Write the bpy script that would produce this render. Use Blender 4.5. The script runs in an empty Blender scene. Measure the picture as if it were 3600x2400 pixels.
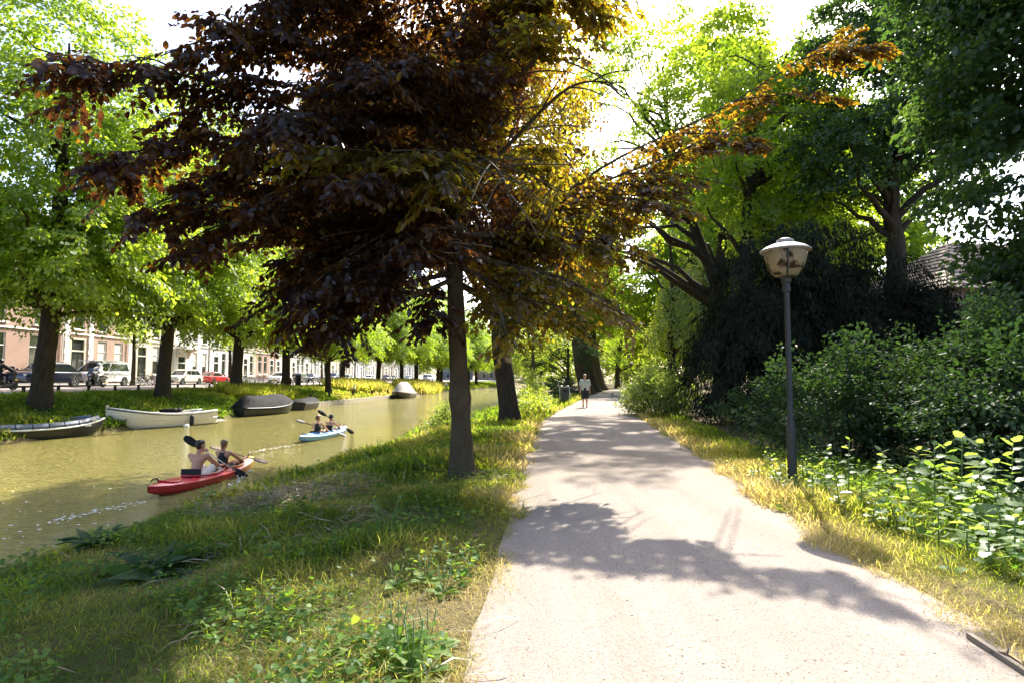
import bpy, bmesh, math, random
import numpy as np
from mathutils import Vector, Matrix, Quaternion
R = math.radians
random.seed(11)
rng = np.random.default_rng(11)
scene = bpy.context.scene
COL = scene.collection
# ---------------------------------------------------------------- camera
PITCH = 3.72
CAMZ = 1.6
cd = bpy.data.cameras.new('camera'); cam = bpy.data.objects.new('camera', cd); COL.objects.link(cam)
cd.sensor_width = 36; cd.lens = 20; cd.clip_start = 0.05; cd.clip_end = 4000
cam.location = (0, 0, CAMZ); cam.rotation_euler = (R(90 + PITCH), 0, 0)
scene.camera = cam
# ---------------------------------------------------------------- light
SUN_AZ, SUN_EL = 20.0, 43.0                      # azimuth clockwise from +Y
SDIR = np.array([math.sin(R(SUN_AZ)) * math.cos(R(SUN_EL)), math.cos(R(SUN_AZ)) * math.cos(R(SUN_EL)), math.sin(R(SUN_EL))])
world = bpy.data.worlds.new('World'); scene.world = world; world.use_nodes = True
wn = world.node_tree.nodes; wl = world.node_tree.links
sky = wn.new('ShaderNodeTexSky'); sky.sky_type = 'NISHITA'; sky.sun_disc = False
sky.sun_elevation = R(SUN_EL); sky.sun_rotation = R(SUN_AZ); sky.air_density = 0.6; sky.dust_density = 2.2; sky.ozone_density = 0.1
wl.new(sky.outputs[0], wn['Background'].inputs[0]); wn['Background'].inputs[1].default_value = 0.15
sd = bpy.data.lights.new('sun', 'SUN'); sun = bpy.data.objects.new('sun', sd); COL.objects.link(sun)
sd.energy = 3.5; sd.angle = R(0.53); sd.color = (1.0, 0.93, 0.82)
sun.rotation_euler = Vector(SDIR).to_track_quat('Z', 'Y').to_euler(); sun.location = (10, 30, 40)
vs = scene.view_settings
vs.view_transform = 'Standard'; vs.look = 'None'; vs.exposure = 2.1; vs.gamma = 1.0; vs.use_curve_mapping = False
cy = scene.cycles
cy.max_bounces = 7; cy.diffuse_bounces = 3; cy.glossy_bounces = 3; cy.transmission_bounces = 5; cy.transparent_max_bounces = 4
cy.caustics_reflective = False; cy.caustics_refractive = False; cy.sample_clamp_indirect = 6.0
cy.use_denoising = True
try: cy.denoiser = 'OPENIMAGEDENOISE'; cy.denoising_input_passes = 'RGB_ALBEDO_NORMAL'
except Exception: pass
cy.use_adaptive_sampling = True; cy.adaptive_threshold = 0.012
# ---------------------------------------------------------------- pixel helpers (3600 x 2400 photograph)
_p = R(PITCH)
def ray(px, py):
    u = (px - 1800) / 2000.0; v = (1200 - py) / 2000.0
    return np.array([u, math.cos(_p) - v * math.sin(_p), math.sin(_p) + v * math.cos(_p)])
def gp(px, py, z=0.0):
    d = ray(px, py); t = (z - CAMZ) / d[2]
    return np.array([d[0] * t, d[1] * t, z])
def at(px, py, Y):
    d = ray(px, py); t = Y / d[1]
    return np.array([d[0] * t, Y, CAMZ + d[2] * t])
# ---------------------------------------------------------------- tagging
def tag(o, label=None, cat=None, group=None, kind=None):
    if label: o['label'] = label
    if cat: o['category'] = cat
    if group: o['group'] = group
    if kind: o['kind'] = kind
    return o
def empty(name, loc=(0, 0, 0), rz=0.0, label=None, cat=None, group=None):
    o = bpy.data.objects.new(name, None); COL.objects.link(o)
    o.location = tuple(float(c) for c in loc); o.rotation_euler = (0, 0, rz); o.empty_display_size = .2
    return tag(o, label, cat, group)
def copy_tree(o, parent=None):
    c = o.copy(); COL.objects.link(c); c.parent = parent
    for ch in o.children: copy_tree(ch, c)
    return c
# ---------------------------------------------------------------- materials
MATS = {}
def _new(name):
    m = bpy.data.materials.new(name); m.use_nodes = True
    return m, m.node_tree.nodes, m.node_tree.links, m.node_tree.nodes['Principled BSDF']
def _rgba(c): return (c[0], c[1], c[2], 1.0)
def mixcol(N, L, fac, a, b, mode='MIX'):
    m = N.new('ShaderNodeMix'); m.data_type = 'RGBA'; m.blend_type = mode
    for sock, v in ((m.inputs[0], fac), (m.inputs[6], a), (m.inputs[7], b)):
        if hasattr(v, 'is_linked'): L.new(v, sock)
        elif isinstance(v, (int, float)): sock.default_value = v
        else: sock.default_value = _rgba(v)
    return m.outputs[2]
def noise(N, L, co, scale, detail=4, rough=.55, dist=0.0):
    n = N.new('ShaderNodeTexNoise'); n.inputs['Scale'].default_value = scale; n.inputs['Detail'].default_value = detail
    n.inputs['Roughness'].default_value = rough; n.inputs['Distortion'].default_value = dist
    if co is not None: L.new(co, n.inputs['Vector'])
    return n.outputs[0]
def ramp(N, L, fac, lo, hi):
    m = N.new('ShaderNodeMapRange'); m.inputs[1].default_value = lo; m.inputs[2].default_value = hi
    L.new(fac, m.inputs[0]); return m.outputs[0]
def coords(N, L, kind='Object', scale=(1, 1, 1)):
    t = N.new('ShaderNodeTexCoord'); mp = N.new('ShaderNodeMapping'); mp.inputs['Scale'].default_value = scale
    L.new(t.outputs[kind], mp.inputs[0]); return mp.outputs[0]
def bump(N, L, h, strength, dist, bsdf, normal_from=None):
    b = N.new('ShaderNodeBump'); b.inputs['Strength'].default_value = strength; b.inputs['Distance'].default_value = dist
    L.new(h, b.inputs['Height'])
    if normal_from: L.new(normal_from, b.inputs['Normal'])
    L.new(b.outputs[0], bsdf.inputs['Normal']); return b.outputs[0]
def mat(name, c, rough=.6, metal=0.0, c2=None, nscale=6.0, bumpv=0.0, bscale=30.0, spec=.5, coat=0.0, stretch=(1, 1, 1), lo=.35, hi=.68):
    if name in MATS: return MATS[name]
    m, N, L, b = _new(name)
    b.inputs['Roughness'].default_value = rough; b.inputs['Metallic'].default_value = metal
    b.inputs['Specular IOR Level'].default_value = spec; b.inputs['Coat Weight'].default_value = coat
    b.inputs['Base Color'].default_value = _rgba(c)
    if c2 is not None or bumpv:
        co = coords(N, L, 'Object', stretch)
        if c2 is not None:
            f = ramp(N, L, noise(N, L, co, nscale, 5, .6), lo, hi)
            L.new(mixcol(N, L, f, c, c2), b.inputs['Base Color'])
        if bumpv: bump(N, L, noise(N, L, co, bscale, 4, .6), bumpv, .02, b)
    MATS[name] = m; return m
def leafmat(name, refl, trans, tw=.5, gloss=.06, grough=.35, back=None):
    """refl, trans: lists of colours spread over the per leaf random value."""
    m, N, L, b = _new(name); N.remove(b)
    out = N['Material Output']
    a = N.new('ShaderNodeAttribute'); a.attribute_name = 'rnd'
    def cr(cols):
        r = N.new('ShaderNodeValToRGB'); e = r.color_ramp.elements
        while len(e) < len(cols): e.new(.5)
        for i, c in enumerate(cols): e[i].position = i / (len(cols) - 1); e[i].color = _rgba(c)
        L.new(a.outputs['Fac'], r.inputs[0]); return r.outputs[0]
    d = N.new('ShaderNodeBsdfDiffuse'); L.new(cr(refl), d.inputs[0])
    t = N.new('ShaderNodeBsdfTranslucent'); L.new(cr(trans), t.inputs[0])
    g = N.new('ShaderNodeBsdfGlossy'); g.inputs['Roughness'].default_value = grough; g.inputs[0].default_value = (.95, .97, 1, 1)
    m1 = N.new('ShaderNodeMixShader'); m1.inputs[0].default_value = tw; L.new(d.outputs[0], m1.inputs[1]); L.new(t.outputs[0], m1.inputs[2])
    m2 = N.new('ShaderNodeMixShader'); m2.inputs[0].default_value = gloss; L.new(m1.outputs[0], m2.inputs[1]); L.new(g.outputs[0], m2.inputs[2])
    L.new(m2.outputs[0], out.inputs[0]); MATS[name] = m; return m
# ---------------------------------------------------------------- mesh from arrays
def arr_mesh(name, V, F, m=None, rnd=None, smooth=False):
    V = np.ascontiguousarray(V, dtype=np.float32); F = np.ascontiguousarray(F, dtype=np.int32)
    me = bpy.data.meshes.new(name); k = F.shape[1]
    me.vertices.add(len(V)); me.vertices.foreach_set('co', V.ravel())
    me.loops.add(F.size); me.loops.foreach_set('vertex_index', F.ravel())
    me.polygons.add(len(F)); me.polygons.foreach_set('loop_start', np.arange(0, F.size, k, dtype=np.int32))
    me.polygons.foreach_set('loop_total', np.full(len(F), k, dtype=np.int32))
    if smooth: me.polygons.foreach_set('use_smooth', np.ones(len(F), dtype=bool))
    if rnd is not None:
        at_ = me.attributes.new('rnd', 'FLOAT', 'POINT'); at_.data.foreach_set('value', np.ascontiguousarray(rnd, dtype=np.float32))
    if m: me.materials.append(m)
    me.update(calc_edges=True); return me
def obj(name, me, parent=None):
    o = bpy.data.objects.new(name, me); COL.objects.link(o)
    if parent is not None: o.parent = parent
    return o
class MB:
    def __init__(s): s.v = []; s.f = []
    def add(s, V, F):
        n = len(s.v); s.v += [tuple(float(c) for c in p) for p in V]; s.f += [tuple(i + n for i in f) for f in F]; return s
    def box(s, c, d, rz=0.0, rx=0.0, ry=0.0):
        x, y, z = d[0] / 2, d[1] / 2, d[2] / 2
        V = [Vector((a, b, e)) for a in (-x, x) for b in (-y, y) for e in (-z, z)]
        if rz or rx or ry:
            M = Matrix.Rotation(rz, 3, 'Z') @ Matrix.Rotation(ry, 3, 'Y') @ Matrix.Rotation(rx, 3, 'X'); V = [M @ v for v in V]
        c = Vector(c)
        return s.add([v + c for v in V], [(0, 1, 3, 2), (4, 6, 7, 5), (0, 4, 5, 1), (2, 3, 7, 6), (0, 2, 6, 4), (1, 5, 7, 3)])
    def tube(s, pts, rad, n=8, caps=True):
        V, F = tube_arr([pts], [rad] if not np.isscalar(rad) else [[rad] * len(pts)], n)
        s.add(V, F)
        if caps:
            k = len(s.v) - len(V); m = len(pts)
            s.f.append(tuple(k + i for i in range(n))[::-1]); s.f.append(tuple(k + (m - 1) * n + i for i in range(n)))
        return s
    def lathe(s, prof, n=24, c=(0, 0, 0), axis='Z'):
        V = []; F = []
        for r, z in prof:
            for i in range(n):
                a = 2 * math.pi * i / n; p = (r * math.cos(a), r * math.sin(a), z)
                if axis == 'Y': p = (p[0], p[2], p[1])
                if axis == 'X': p = (p[2], p[0], p[1])
                V.append((p[0] + c[0], p[1] + c[1], p[2] + c[2]))
        for j in range(len(prof) - 1):
            for i in range(n):
                F.append((j * n + i, j * n + (i + 1) % n, (j + 1) * n + (i + 1) % n, (j + 1) * n + i))
        return s.add(V, F)
    def loft(s, rings, closed=True, caps=False):
        n = len(rings[0]); V = [p for r in rings for p in r]; F = []
        for j in range(len(rings) - 1):
            for i in range(n if closed else n - 1):
                F.append((j * n + i, j * n + (i + 1) % n, (j + 1) * n + (i + 1) % n, (j + 1) * n + i))
        if caps: F.append(tuple(range(n))[::-1]); F.append(tuple((len(rings) - 1) * n + i for i in range(n)))
        return s.add(V, F)
    def poly(s, V): return s.add(V, [tuple(range(len(V)))])
    def prism(s, poly2, y0, y1):            # (x,z) outline extruded along y
        n = len(poly2)
        V = [(x, y0, z) for x, z in poly2] + [(x, y1, z) for x, z in poly2]
        return s.add(V, [tuple(range(n)), tuple(range(n, 2 * n))[::-1]] + [(i, n + i, n + (i + 1) % n, (i + 1) % n) for i in range(n)])
    def ball(s, c, r, n=12, m=8):
        r = (r, r, r) if np.isscalar(r) else r
        V = [(c[0], c[1], c[2] - r[2])]; F = []
        for j in range(1, m):
            t = -math.pi / 2 + math.pi * j / m
            for i in range(n):
                a = 2 * math.pi * i / n; V.append((c[0] + r[0] * math.cos(t) * math.cos(a), c[1] + r[1] * math.cos(t) * math.sin(a), c[2] + r[2] * math.sin(t)))
        V.append((c[0], c[1], c[2] + r[2])); e = len(V) - 1
        for i in range(n): F.append((0, 1 + (i + 1) % n, 1 + i)); F.append((e, e - n + i, e - n + (i + 1) % n))
        for j in range(m - 2):
            for i in range(n): F.append((1 + j * n + i, 1 + j * n + (i + 1) % n, 1 + (j + 1) * n + (i + 1) % n, 1 + (j + 1) * n + i))
        return s.add(V, F)
    def mesh(s, name, m=None, smooth=False, fix=True):
        me = bpy.data.meshes.new(name); me.from_pydata(s.v, [], s.f)
        if fix:
            bm = bmesh.new(); bm.from_mesh(me); bmesh.ops.recalc_face_normals(bm, faces=bm.faces); bm.to_mesh(me); bm.free()
        if m: me.materials.append(m)
        if smooth:
            me.polygons.foreach_set('use_smooth', np.ones(len(me.polygons), dtype=bool))
            if smooth == 'auto':
                try: me.set_sharp_from_angle(angle=R(35))
                except Exception: pass
        me.update(); return me
    def build(s, name, m, parent=None, smooth=False, fix=True):
        return obj(name, s.mesh(name, m, smooth, fix), parent)
def tube_arr(paths, radii, n=8):
    """polylines -> one vertex / quad array"""
    VV = []; FF = []; base = 0
    ang = np.linspace(0, 2 * math.pi, n, endpoint=False)
    for P, r in zip(paths, radii):
        P = np.asarray(P, float); r = np.asarray(r, float); k = len(P)
        T = np.gradient(P, axis=0); T /= np.linalg.norm(T, axis=1)[:, None] + 1e-9
        ref = np.array([0, 0, 1.0]) if abs(T[:, 2]).mean() < .8 else np.array([1.0, 0, 0])
        A = np.cross(T, ref); A /= np.linalg.norm(A, axis=1)[:, None] + 1e-9; B = np.cross(T, A)
        V = P[:, None] + r[:, None, None] * (np.cos(ang)[None, :, None] * A[:, None] + np.sin(ang)[None, :, None] * B[:, None])
        VV.append(V.reshape(-1, 3))
        j, i = np.meshgrid(np.arange(k - 1), np.arange(n), indexing='ij'); i2 = (i + 1) % n
        F = np.stack([j * n + i, j * n + i2, (j + 1) * n + i2, (j + 1) * n + i], -1).reshape(-1, 4) + base
        FF.append(F); base += k * n
    return np.concatenate(VV), np.concatenate(FF)
def bez(a, b, c, n=7):
    t = np.linspace(0, 1, n)[:, None]; a, b, c = (np.asarray(q, float) for q in (a, b, c))
    return (1 - t) ** 2 * a + 2 * t * (1 - t) * b + t * t * c
def smoothline(pts, n):
    """Catmull-Rom through points"""
    P = np.asarray(pts, float); P = np.vstack([2 * P[0] - P[1], P, 2 * P[-1] - P[-2]])
    out = []
    for s in np.linspace(0, len(P) - 3 - 1e-6, n):
        i = int(s); t = s - i; p0, p1, p2, p3 = P[i:i + 4]
        out.append(.5 * (2 * p1 + (p2 - p0) * t + (2 * p0 - 5 * p1 + 4 * p2 - p3) * t * t + (3 * p1 - p0 - 3 * p2 + p3) * t ** 3))
    return np.array(out)
# ---------------------------------------------------------------- leaves
LEAF = {
    'diamond': (np.array([(0, 0, 0), (.45, .36, .07), (1, 0, -.06), (.45, -.36, .07)]), np.array([(0, 1, 2, 3)])),
    'oval': (np.array([(0, 0, 0), (.28, .27, .05), (.68, .25, .03), (1, 0, -.1), (.68, -.25, .03), (.28, -.27, .05)]), np.array([(0, 1, 2, 3), (0, 3, 4, 5)])),
    'blade': (np.array([(0, -.03, 0), (0, .03, 0), (.6, .022, .0), (.6, -.022, .0)]), np.array([(0, 1, 2, 3)])),
    'grass': (np.array([(0, 0, 0), (.55, .035, 0), (1, 0, -.28), (.55, -.035, 0)]), np.array([(0, 1, 2, 3)])),
    'needle': (np.array([(0, 0, 0), (.5, .09, .0), (1, 0, -.12), (.5, -.09, .0)]), np.array([(0, 1, 2, 3)])),
    'heart': (np.array([(0, 0, 0), (.1, .4, .05), (.6, .36, .02), (1, 0, -.12), (.6, -.36, .02), (.1, -.4, .05)]), np.array([(0, 1, 2, 3), (0, 3, 4, 5)])),
}
def nrm(v): return v / (np.linalg.norm(v, axis=-1, keepdims=True) + 1e-9)
def leaf_arr(O, D, Nn, S, shape='diamond', rnd=None):
    T, F = LEAF[shape]; n = len(O); k = len(T)
    D = nrm(D); W = nrm(np.cross(Nn, D)); Nn = np.cross(D, W)
    V = O[:, None] + S[:, None, None] * (T[None, :, 0, None] * D[:, None] + T[None, :, 1, None] * W[:, None] + T[None, :, 2, None] * Nn[:, None])
    FF = (F[None] + (np.arange(n) * k)[:, None, None]).reshape(-1, F.shape[1])
    if rnd is None: rnd = rng.random(n)
    return V.reshape(-1, 3), FF, np.repeat(rnd, k)
def join_arr(parts):
    V = []; F = []; r = []; b = 0
    for v, f, q in parts: V.append(v); F.append(f + b); r.append(q); b += len(v)
    return np.concatenate(V), np.concatenate(F), np.concatenate(r)
def shadow_xy(P, g=0.0):
    """where the shadow of points falls on the level g"""
    t = (P[:, 2] - g) / SDIR[2]
    return P[:, :2] - t[:, None] * SDIR[None, :2]
LIT = [   # parts of the ground that the photograph shows in full sun: crowns have gaps over them
    (-2.0, .2, 2.0, 4.5), (.2, 1.1, 2.7, 3.9), (1.1, 1.8, 2.8, 3.2), (1.3, 2.2, 5.6, 6.8), (2.0, 3.2, 4.8, 7.4), (2.8, 5.5, 3.8, 8.0), (3.2, 7.5, 5.5, 10.0), (.1, 3.2, 7.2, 7.8),
    (1.2, 6.5, 23.5, 31.0), (2.2, 7.4, 31.0, 37.0), (3.6, 8.5, 21.0, 31.0), (-2.0, 2.2, 24.0, 37.0), (-1.2, .4, 15.5, 18.5)]
def lit_ok(P, soft=.1):
    S = shadow_xy(P); ok = np.ones(len(P), bool)
    for x0, x1, y0, y1 in LIT:
        ok &= ~((S[:, 0] > x0 - .2) & (S[:, 0] < x1 + .2) & (S[:, 1] > y0 - .2) & (S[:, 1] < y1 + .2))
    g = np.sin(2.9 * S[:, 0] + 1.5 * np.sin(1.7 * S[:, 1])) * np.sin(2.1 * S[:, 1] + 1.3 * np.sin(2.3 * S[:, 0]) + .5)
    ok &= ~((g > .38) & (S[:, 0] > 0) & (S[:, 0] < 5) & (S[:, 1] > 7.5) & (S[:, 1] < 23))   # dappled light on the path
    return ok | (rng.random(len(P)) < soft)
# ---------------------------------------------------------------- land: ground, water, path, street
WATER = -0.8; STREET = 1.0
Y_L = [-60, 0, 21, 32, 48, 68, 90, 114, 150, 200, 260, 340, 500]
X_L = [-21, -20, -18.6, -17.4, -17.0, -15.2, -13.4, -11.4, -6.5, 3, 18, 48, 120]
Y_R = [-60, -6, 0, 4, 7, 9, 13, 20, 30, 40, 48, 60, 75, 110, 150, 172, 200, 260, 340, 500]
X_R = [-5.5, -5.6, -5.8, -6.1, -6.1, -5.9, -5.1, -4.1, -3.1, -1.5, .6, 4.2, 6.4, 6.6, 5.6, 5.2, 14, 34, 64, 136]
Y_P = [-60, 0, 3, 5.6, 10, 14, 18.8, 25, 32, 40, 49, 68, 91, 130, 300]
X_P0 = [-.6, -.3, -.24, -.12, .1, .35, .66, 1.6, 2.9, 4.4, 6.3, 10.6, 16.0, 27, 75]
Y_Q = [-60, 0, 3, 4.0, 5.0, 5.8, 8.4, 11, 16.8, 24, 32, 40, 53, 75, 107, 140, 300]
X_P1 = [2.6, 2.9, 3.0, 3.05, 3.06, 3.12, 3.5, 3.9, 4.5, 5.4, 6.3, 7.7, 10.6, 15.2, 23, 33, 80]
Y_S = [-60, 0, 100, 150, 200, 260, 400]; X_S = [-29, -29, -29, -27, -17, 0, 60]
def street_x(y): return np.interp(y, Y_S, X_S)
def xl(y): return np.interp(y, Y_L, X_L)
def xr(y): return np.interp(y, Y_R, X_R)
def xp0(y): return np.interp(y, Y_P, X_P0)
def xp1(y): return np.interp(y, Y_Q, X_P1)
def lump(x, y): return .035 * np.sin(1.7 * x + .6 * y) + .03 * np.sin(2.3 * y - .8 * x + 1) + .02 * np.sin(4.1 * x + 3.3 * y)
def ground(x, y):
    x = np.asarray(x, float); y = np.asarray(y, float)
    L = xl(y); Rr = xr(y); p = xp0(y)
    dl = L - x
    e = street_x(y) + 1.5; u = (x - e) / (L - e)
    zl = np.where(x < e, np.interp(e - x, [0, 4.5], [.75, STREET]), np.interp(u, [0, .3, .62, .97, 1.0, 1.05, 1.3], [.75, .68, .40, -.45, -.8, -1.1, -2.0]))
    w = np.maximum(p - Rr, .8); t = (x - Rr) / w
    zr = np.interp(t, [-.6, -.06, 0, .07, .3, .6, .9, 1.0], [-2.0, -1.05, -.8, -.6, -.36, -.13, -.01, 0.0])
    z = np.where(x < (L + Rr) / 2, zl, zr)
    am = np.where(x < (L + Rr) / 2, (dl > .4) & (x > e), (t > .05) & (t < .93)) * 1.0
    am = np.where(x > xp1(y) + .3, .8, am)
    return z + lump(x, y) * am
def make_ground():
    ys = np.unique(np.concatenate([np.arange(-60, 0, 6), np.arange(0, 24, .35), np.arange(24, 60, .9), np.arange(60, 130, 2.5), np.arange(130, 300, 10), [330, 400, 500, 800, 1600, 3000]]))
    cl = [2500, 900, 300, 120, 60, 40, 24, 16, 12.5, 11.4, 10.5, 9, 8, 7, 6, 5, 4.2, 3.5, 2.8, 2, 1.3, .8, .35, 0, -.4, -1.2, -3]
    ct = [-.6, -.3, -.06, 0, .04, .07] + list(np.arange(.1, 1.001, .03))
    cr_ = [0, .15, .3, .5, .75, 1, 1.3, 1.7, 2.2, 2.8, 3.5, 4.5, 6, 8, 12, 18, 30, 60, 150, 500, 2500]
    rows = []
    for y in ys:
        a = xl(y); b = xr(y); p = xp0(y); q = xp1(y)
        xs = [a - d for d in cl] + [b + t * max(p - b, .8) for t in ct[:-1]] + [p, (p * .5 + q * .5)] + [q + d for d in cr_]
        rows.append([(x, y) for x in xs])
    A = np.array(rows); nY, nX = A.shape[:2]
    Z = ground(A[..., 0], A[..., 1])
    V = np.concatenate([A, Z[..., None]], -1).reshape(-1, 3)
    j, i = np.meshgrid(np.arange(nY - 1), np.arange(nX - 1), indexing='ij')
    F = np.stack([j * nX + i, j * nX + i + 1, (j + 1) * nX + i + 1, (j + 1) * nX + i], -1).reshape(-1, 4)
    m, N, L, b = _new('soil_and_turf')
    co = coords(N, L, 'Object')
    n1 = ramp(N, L, noise(N, L, co, 1.1, 5, .6), .38, .62); n2 = ramp(N, L, noise(N, L, co, 14, 4, .65), .35, .65)
    c1 = mixcol(N, L, n1, (.09, .09, .03), (.24, .19, .095)); c2 = mixcol(N, L, n2, c1, (.11, .085, .045))
    L.new(c2, b.inputs['Base Color']); b.inputs['Roughness'].default_value = .95; b.inputs['Specular IOR Level'].default_value = .1
    bump(N, L, noise(N, L, co, 25, 5, .7), .8, .04, b)
    o = obj('ground', arr_mesh('ground', V, F, m, smooth=True)); tag(o, kind='structure')
make_ground()
def ribbon(name, ys, fx0, fx1, z, m, nx=6, jit=0.0, kind='structure'):
    V = []; nx1 = nx + 1
    for y in ys:
        a = fx0(y) + jit * (math.sin(y * 3.1) * .4 + math.sin(y * 7.7 + 1) * .3 + math.sin(y * 17.3) * .2 + math.sin(y * 1.3) * .5)
        b = fx1(y) + jit * (math.sin(y * 2.7 + 2) * .4 + math.sin(y * 8.3) * .3 + math.sin(y * 15.1 + 1) * .2 + math.sin(y * 1.1 + 4) * .5)
        for i in range(nx1): V.append((a + (b - a) * i / nx, y, z(a + (b - a) * i / nx, y, i / nx) if callable(z) else z))
    n = len(ys)
    j, i = np.meshgrid(np.arange(n - 1), np.arange(nx), indexing='ij')
    F = np.stack([j * nx1 + i, j * nx1 + i + 1, (j + 1) * nx1 + i + 1, (j + 1) * nx1 + i], -1).reshape(-1, 4)
    o = obj(name, arr_mesh(name, np.array(V), F, m, smooth=True)); tag(o, kind=kind); return o
# --- gravel path
m, N, L, b = _new('fine_gravel')
co = coords(N, L, 'Object')
big = ramp(N, L, noise(N, L, co, .9, 5, .6), .35, .7); fine = ramp(N, L, noise(N, L, co, 60, 3, .7), .3, .7)
v = N.new('ShaderNodeTexVoronoi'); v.inputs['Scale'].default_value = 55; L.new(co, v.inputs['Vector'])
v2 = N.new('ShaderNodeTexVoronoi'); v2.inputs['Scale'].default_value = 16; L.new(co, v2.inputs['Vector'])
spk = ramp(N, L, v.outputs['Distance'], .16, .3); spk2 = ramp(N, L, v2.outputs['Distance'], .05, .1)
rs = N.new('ShaderNodeSeparateColor'); L.new(v.outputs['Color'], rs.inputs[0]); sel = ramp(N, L, rs.outputs[0], .66, .8)
trk = N.new('ShaderNodeMapping'); trk.inputs['Scale'].default_value = (2.2, .12, 1); trk.inputs['Rotation'].default_value = (0, 0, R(-5)); L.new(co, trk.inputs[0]); tr_ = ramp(N, L, noise(N, L, trk.outputs[0], 1.0, 4, .6), .42, .66)
c = mixcol(N, L, big, (.43, .37, .31), (.35, .30, .25)); c = mixcol(N, L, tr_, c, (.29, .25, .205)); c = mixcol(N, L, fine, (.21, .175, .145), c)
inv = N.new('ShaderNodeMath'); inv.operation = 'SUBTRACT'; inv.inputs[0].default_value = 1; L.new(spk, inv.inputs[1])
mu = N.new('ShaderNodeMath'); mu.operation = 'MULTIPLY'; L.new(inv.outputs[0], mu.inputs[0]); L.new(sel, mu.inputs[1])
c = mixcol(N, L, mu.outputs[0], c, (.05, .04, .033)); c = mixcol(N, L, spk2, (.07, .055, .042), c)
L.new(c, b.inputs['Base Color']); b.inputs['Roughness'].default_value = .95; b.inputs['Specular IOR Level'].default_value = .15
bump(N, L, noise(N, L, co, 90, 4, .75), .55, .012, b)
GRAVEL = m
yy = np.concatenate([np.arange(-30, 0, 2), np.arange(0, 30, .25), np.arange(30, 120, 1.5), np.arange(120, 290, 8)])
ribbon('path', yy, lambda y: float(xp0(y)), lambda y: float(xp1(y)), lambda x, y, t: .03 + .035 * (1 - (2 * t - 1) ** 2) - (.025 if t in (0, 1) else 0), GRAVEL, 8, .05)
# --- water
m, N, L, b = _new('canal_water')
co = coords(N, L, 'Object', (1, 1, 1))
mud = ramp(N, L, noise(N, L, co, .12, 3, .5), .35, .7)
L.new(mixcol(N, L, mud, (.42, .36, .095), (.33, .29, .085)), b.inputs['Base Color'])
b.inputs['Roughness'].default_value = .045; b.inputs['IOR'].default_value = 1.33; b.inputs['Specular IOR Level'].default_value = .5
rot = N.new('ShaderNodeMapping'); rot.inputs['Rotation'].default_value = (0, 0, R(28)); rot.inputs['Scale'].default_value = (1.0, 2.3, 1)
L.new(co, rot.inputs[0])
w1 = noise(N, L, rot.outputs[0], 1.2, 4, .62, .8); w2 = noise(N, L, rot.outputs[0], 5.5, 4, .65, .5)
ad = N.new('ShaderNodeMath'); ad.operation = 'MULTIPLY_ADD'; ad.inputs[1].default_value = .75; L.new(w2, ad.inputs[0]); L.new(w1, ad.inputs[2])
bump(N, L, ad.outputs[0], 1.0, .42, b)
WATERM = m
def wx(y, f, s): return float(f(y)) + s
yw = np.concatenate([np.arange(-60, 140, 4), np.arange(140, 500, 20)])
ribbon('water', yw, lambda y: wx(y, xl, -.6), lambda y: wx(y, xr, .5), WATER, m, 4)
# --- street on the far bank
ASPH = mat('brick_street', (.16, .13, .12), .85, c2=(.23, .19, .17), nscale=1.5, bumpv=.3, bscale=40)
PAVE = mat('grey_paving', (.30, .27, .25), .85, c2=(.38, .34, .31), nscale=2.5, bumpv=.25, bscale=12)
VERGE = mat('sandy_verge', (.30, .24, .15), .9, c2=(.40, .34, .22), nscale=2)
ys_ = np.concatenate([np.arange(-10, 140, 5), np.arange(140, 260, 20)])
def off(d): return lambda y: float(street_x(y)) - d
ribbon('street', ys_, off(3.0), off(-1.4), lambda x, y, t: float(ground(x, y)) + .03, ASPH, 5)
ribbon('parking_strip', ys_, off(5.3), off(3.0), STREET + .012, PAVE, 2)
ribbon('pavement', ys_, off(8.9), off(5.42), STREET + .12, PAVE, 2)
kb = MB()
rings = [[(off(5.42)(y), y, STREET - .05), (off(5.42)(y), y, STREET + .124), (off(5.3)(y), y, STREET + .124), (off(5.3)(y), y, STREET - .05)] for y in ys_]
kb.loft(rings, closed=True); o = kb.build('kerb', mat('kerb_stone', (.38, .36, .33), .8, c2=(.3, .28, .26))); tag(o, kind='structure')
# ---------------------------------------------------------------- trees
BARK = mat('brown_bark', (.03, .023, .016), .95, c2=(.06, .047, .033), nscale=9, bumpv=.9, bscale=22, spec=.1, stretch=(1, 1, .25))
BEECHBARK = mat('grey_beech_bark', (.05, .038, .022), .9, c2=(.085, .066, .042), nscale=5, bumpv=.7, bscale=26, spec=.15, stretch=(1, 1, .5))
M_LIME = leafmat('lime_leaf', [(.06, .11, .012), (.09, .15, .015), (.13, .18, .02)], [(.28, .46, .02), (.42, .58, .03), (.56, .67, .045)], .58, .03, .45)
M_LIME2 = leafmat('park_leaf', [(.035, .08, .012), (.055, .11, .016), (.08, .13, .02)], [(.34, .54, .02), (.50, .66, .03), (.62, .72, .04)], .6, .03, .45)
M_DARKLEAF = leafmat('maple_leaf_dark', [(.018, .04, .014), (.03, .06, .02), (.045, .075, .02)], [(.06, .14, .02), (.10, .2, .025), (.18, .28, .03)], .45, .03, .45)
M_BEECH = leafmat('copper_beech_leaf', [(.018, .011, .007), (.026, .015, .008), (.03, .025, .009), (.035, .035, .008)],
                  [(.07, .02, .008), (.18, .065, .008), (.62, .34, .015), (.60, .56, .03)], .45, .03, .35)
M_YOUNG = leafmat('young_leaf', [(.08, .14, .02), (.13, .18, .02)], [(.34, .46, .03), (.52, .56, .05)], .55, .05, .4)
M_YEW = leafmat('yew_needles', [(.007, .010, .005), (.016, .021, .009), (.045, .052, .026)], [(.006, .01, .003), (.012, .02, .004)], .15, .012, .6)
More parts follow.
